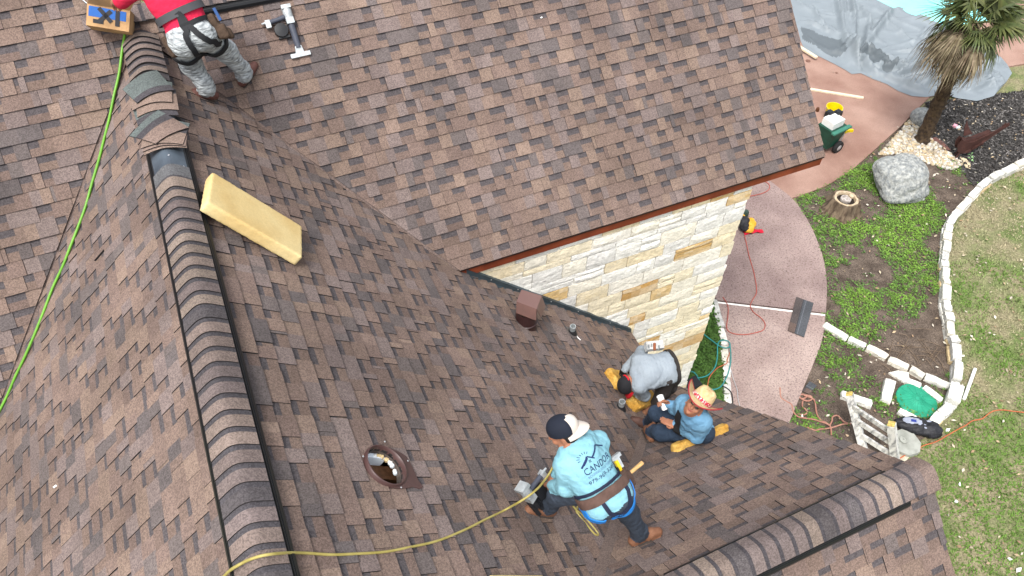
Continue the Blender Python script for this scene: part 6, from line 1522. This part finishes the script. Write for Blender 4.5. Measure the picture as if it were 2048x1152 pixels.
b=MB(); t_=(1+5**.5)/2; iv=np.array([(-1,t_,0),(1,t_,0),(-1,-t_,0),(1,-t_,0),(0,-1,t_),(0,1,t_),(0,-1,-t_),(0,1,-t_),(t_,0,-1),(t_,0,1),(-t_,0,-1),(-t_,0,1)])/1.9
fi=np.array([(0,11,5),(0,5,1),(0,1,7),(0,7,10),(0,10,11),(1,5,9),(5,11,4),(11,10,2),(10,7,6),(7,1,8),(3,9,4),(3,4,2),(3,2,6),(3,6,8),(3,8,9),(4,9,5),(2,4,11),(6,2,10),(8,6,7),(9,8,1)])
N=len(P); R=RNG.uniform(.025,.062,(N,1,1)); V=iv[None]*R*RNG.uniform(.7,1.25,(N,1,3))*np.array([1,1,.75])+np.c_[P,np.full(N,.03)][:,None,:]; V=V+RNG.normal(0,.004,V.shape)
cl=np.array([(.62,.56,.44),(.70,.66,.56),(.52,.42,.28),(.60,.46,.28),(.66,.62,.58),(.42,.36,.28)])[RNG.integers(0,6,N)]*RNG.uniform(.75,1.05,(N,1))
o=raw('gravel',V.reshape(-1,3),(np.arange(N)[:,None,None]*12+fi).reshape(-1,3),np.repeat(cl,20,0),mat('pebble',(1,1,1),.8,var=.1,scale=30,tint=True)); struct(o,'stuff'); o.data.polygons.foreach_set('use_smooth',np.ones(len(o.data.polygons),bool))
P=RNG.uniform([7.5,-1],[24,14],(2600,2)); P=P[visible(P)&inside(P,lim+[])|(visible(P)&inside(P,BED))]; P=P[~inside(P,[p[:2] for p in gp(up_px)])&~inside(P,[p[:2] for p in gp(lo_px)])]; cols=np.array([(.42,.32,.2),(.5,.42,.3),(.30,.2,.12),(.62,.56,.46)])[RNG.integers(0,4,len(P))]; V,F,C=leaves(P,.035,.05,cols,1); V[:,2]+=.02; struct(raw('fallen_leaves',V,F,C,M_grass),'stuff')
for k,(x,y,s,lb) in enumerate(((1896,860,.09,'crumpled white scrap on the lawn right of the roof corner'),(1920,968,.07,'pale torn scrap in the middle of the lower lawn'),(1840,990,.06,'small white scrap close to the roof rake on the lawn'),(1912,1003,.10,'folded white paper scrap among pale chips on the lawn'),(2020,1118,.07,'white scrap near the lower right corner of the lawn'),(2038,1140,.11,'white bottle shaped scrap in the very corner of the lawn'),(1605,832,.07,'white pebble like scrap by the pink hose and patio'),(1694,870,.09,'tan stone chip below the pink hose near the fence'))):
    p=at(x,y,.04); a=k*1.3; b=MB(); d=np.array([math.cos(a),math.sin(a),.2]); e=np.array([-math.sin(a),math.cos(a),.3]); s*=.5; b.prism([p-d*s,p-d*s*.2+e*s*.7,p+e*s*.5+d*s*.3,p+d*s*.8+np.array([0,0,.03]),p-e*s*.5+d*s*.2],(0,0,-.02),0,(.8,.8,.8) if k<7 else (.55,.4,.27)); tag(b.build('scrap',mat('packets',(1,1,1),.6,tint=True)),lb,'scrap')
# twigs on bare soil
tw=MB()
for k in range(34):
    x,y=RB.gauss(1825,34),RB.gauss(700,22); p=at(x,y,.03); a=RB.uniform(0,3.14); L=RB.uniform(.10,.35); d=np.array([math.cos(a),math.sin(a),RB.uniform(-.02,.1)]); tw.tube([p-d*L,p+np.array([RB.uniform(-.03,.03),0,.03]),p+d*L],[.005,.006,.003],4)
o=tw.build('dry_twigs',flat('twig',lin(122,104,86),.9)); o['kind']='stuff'
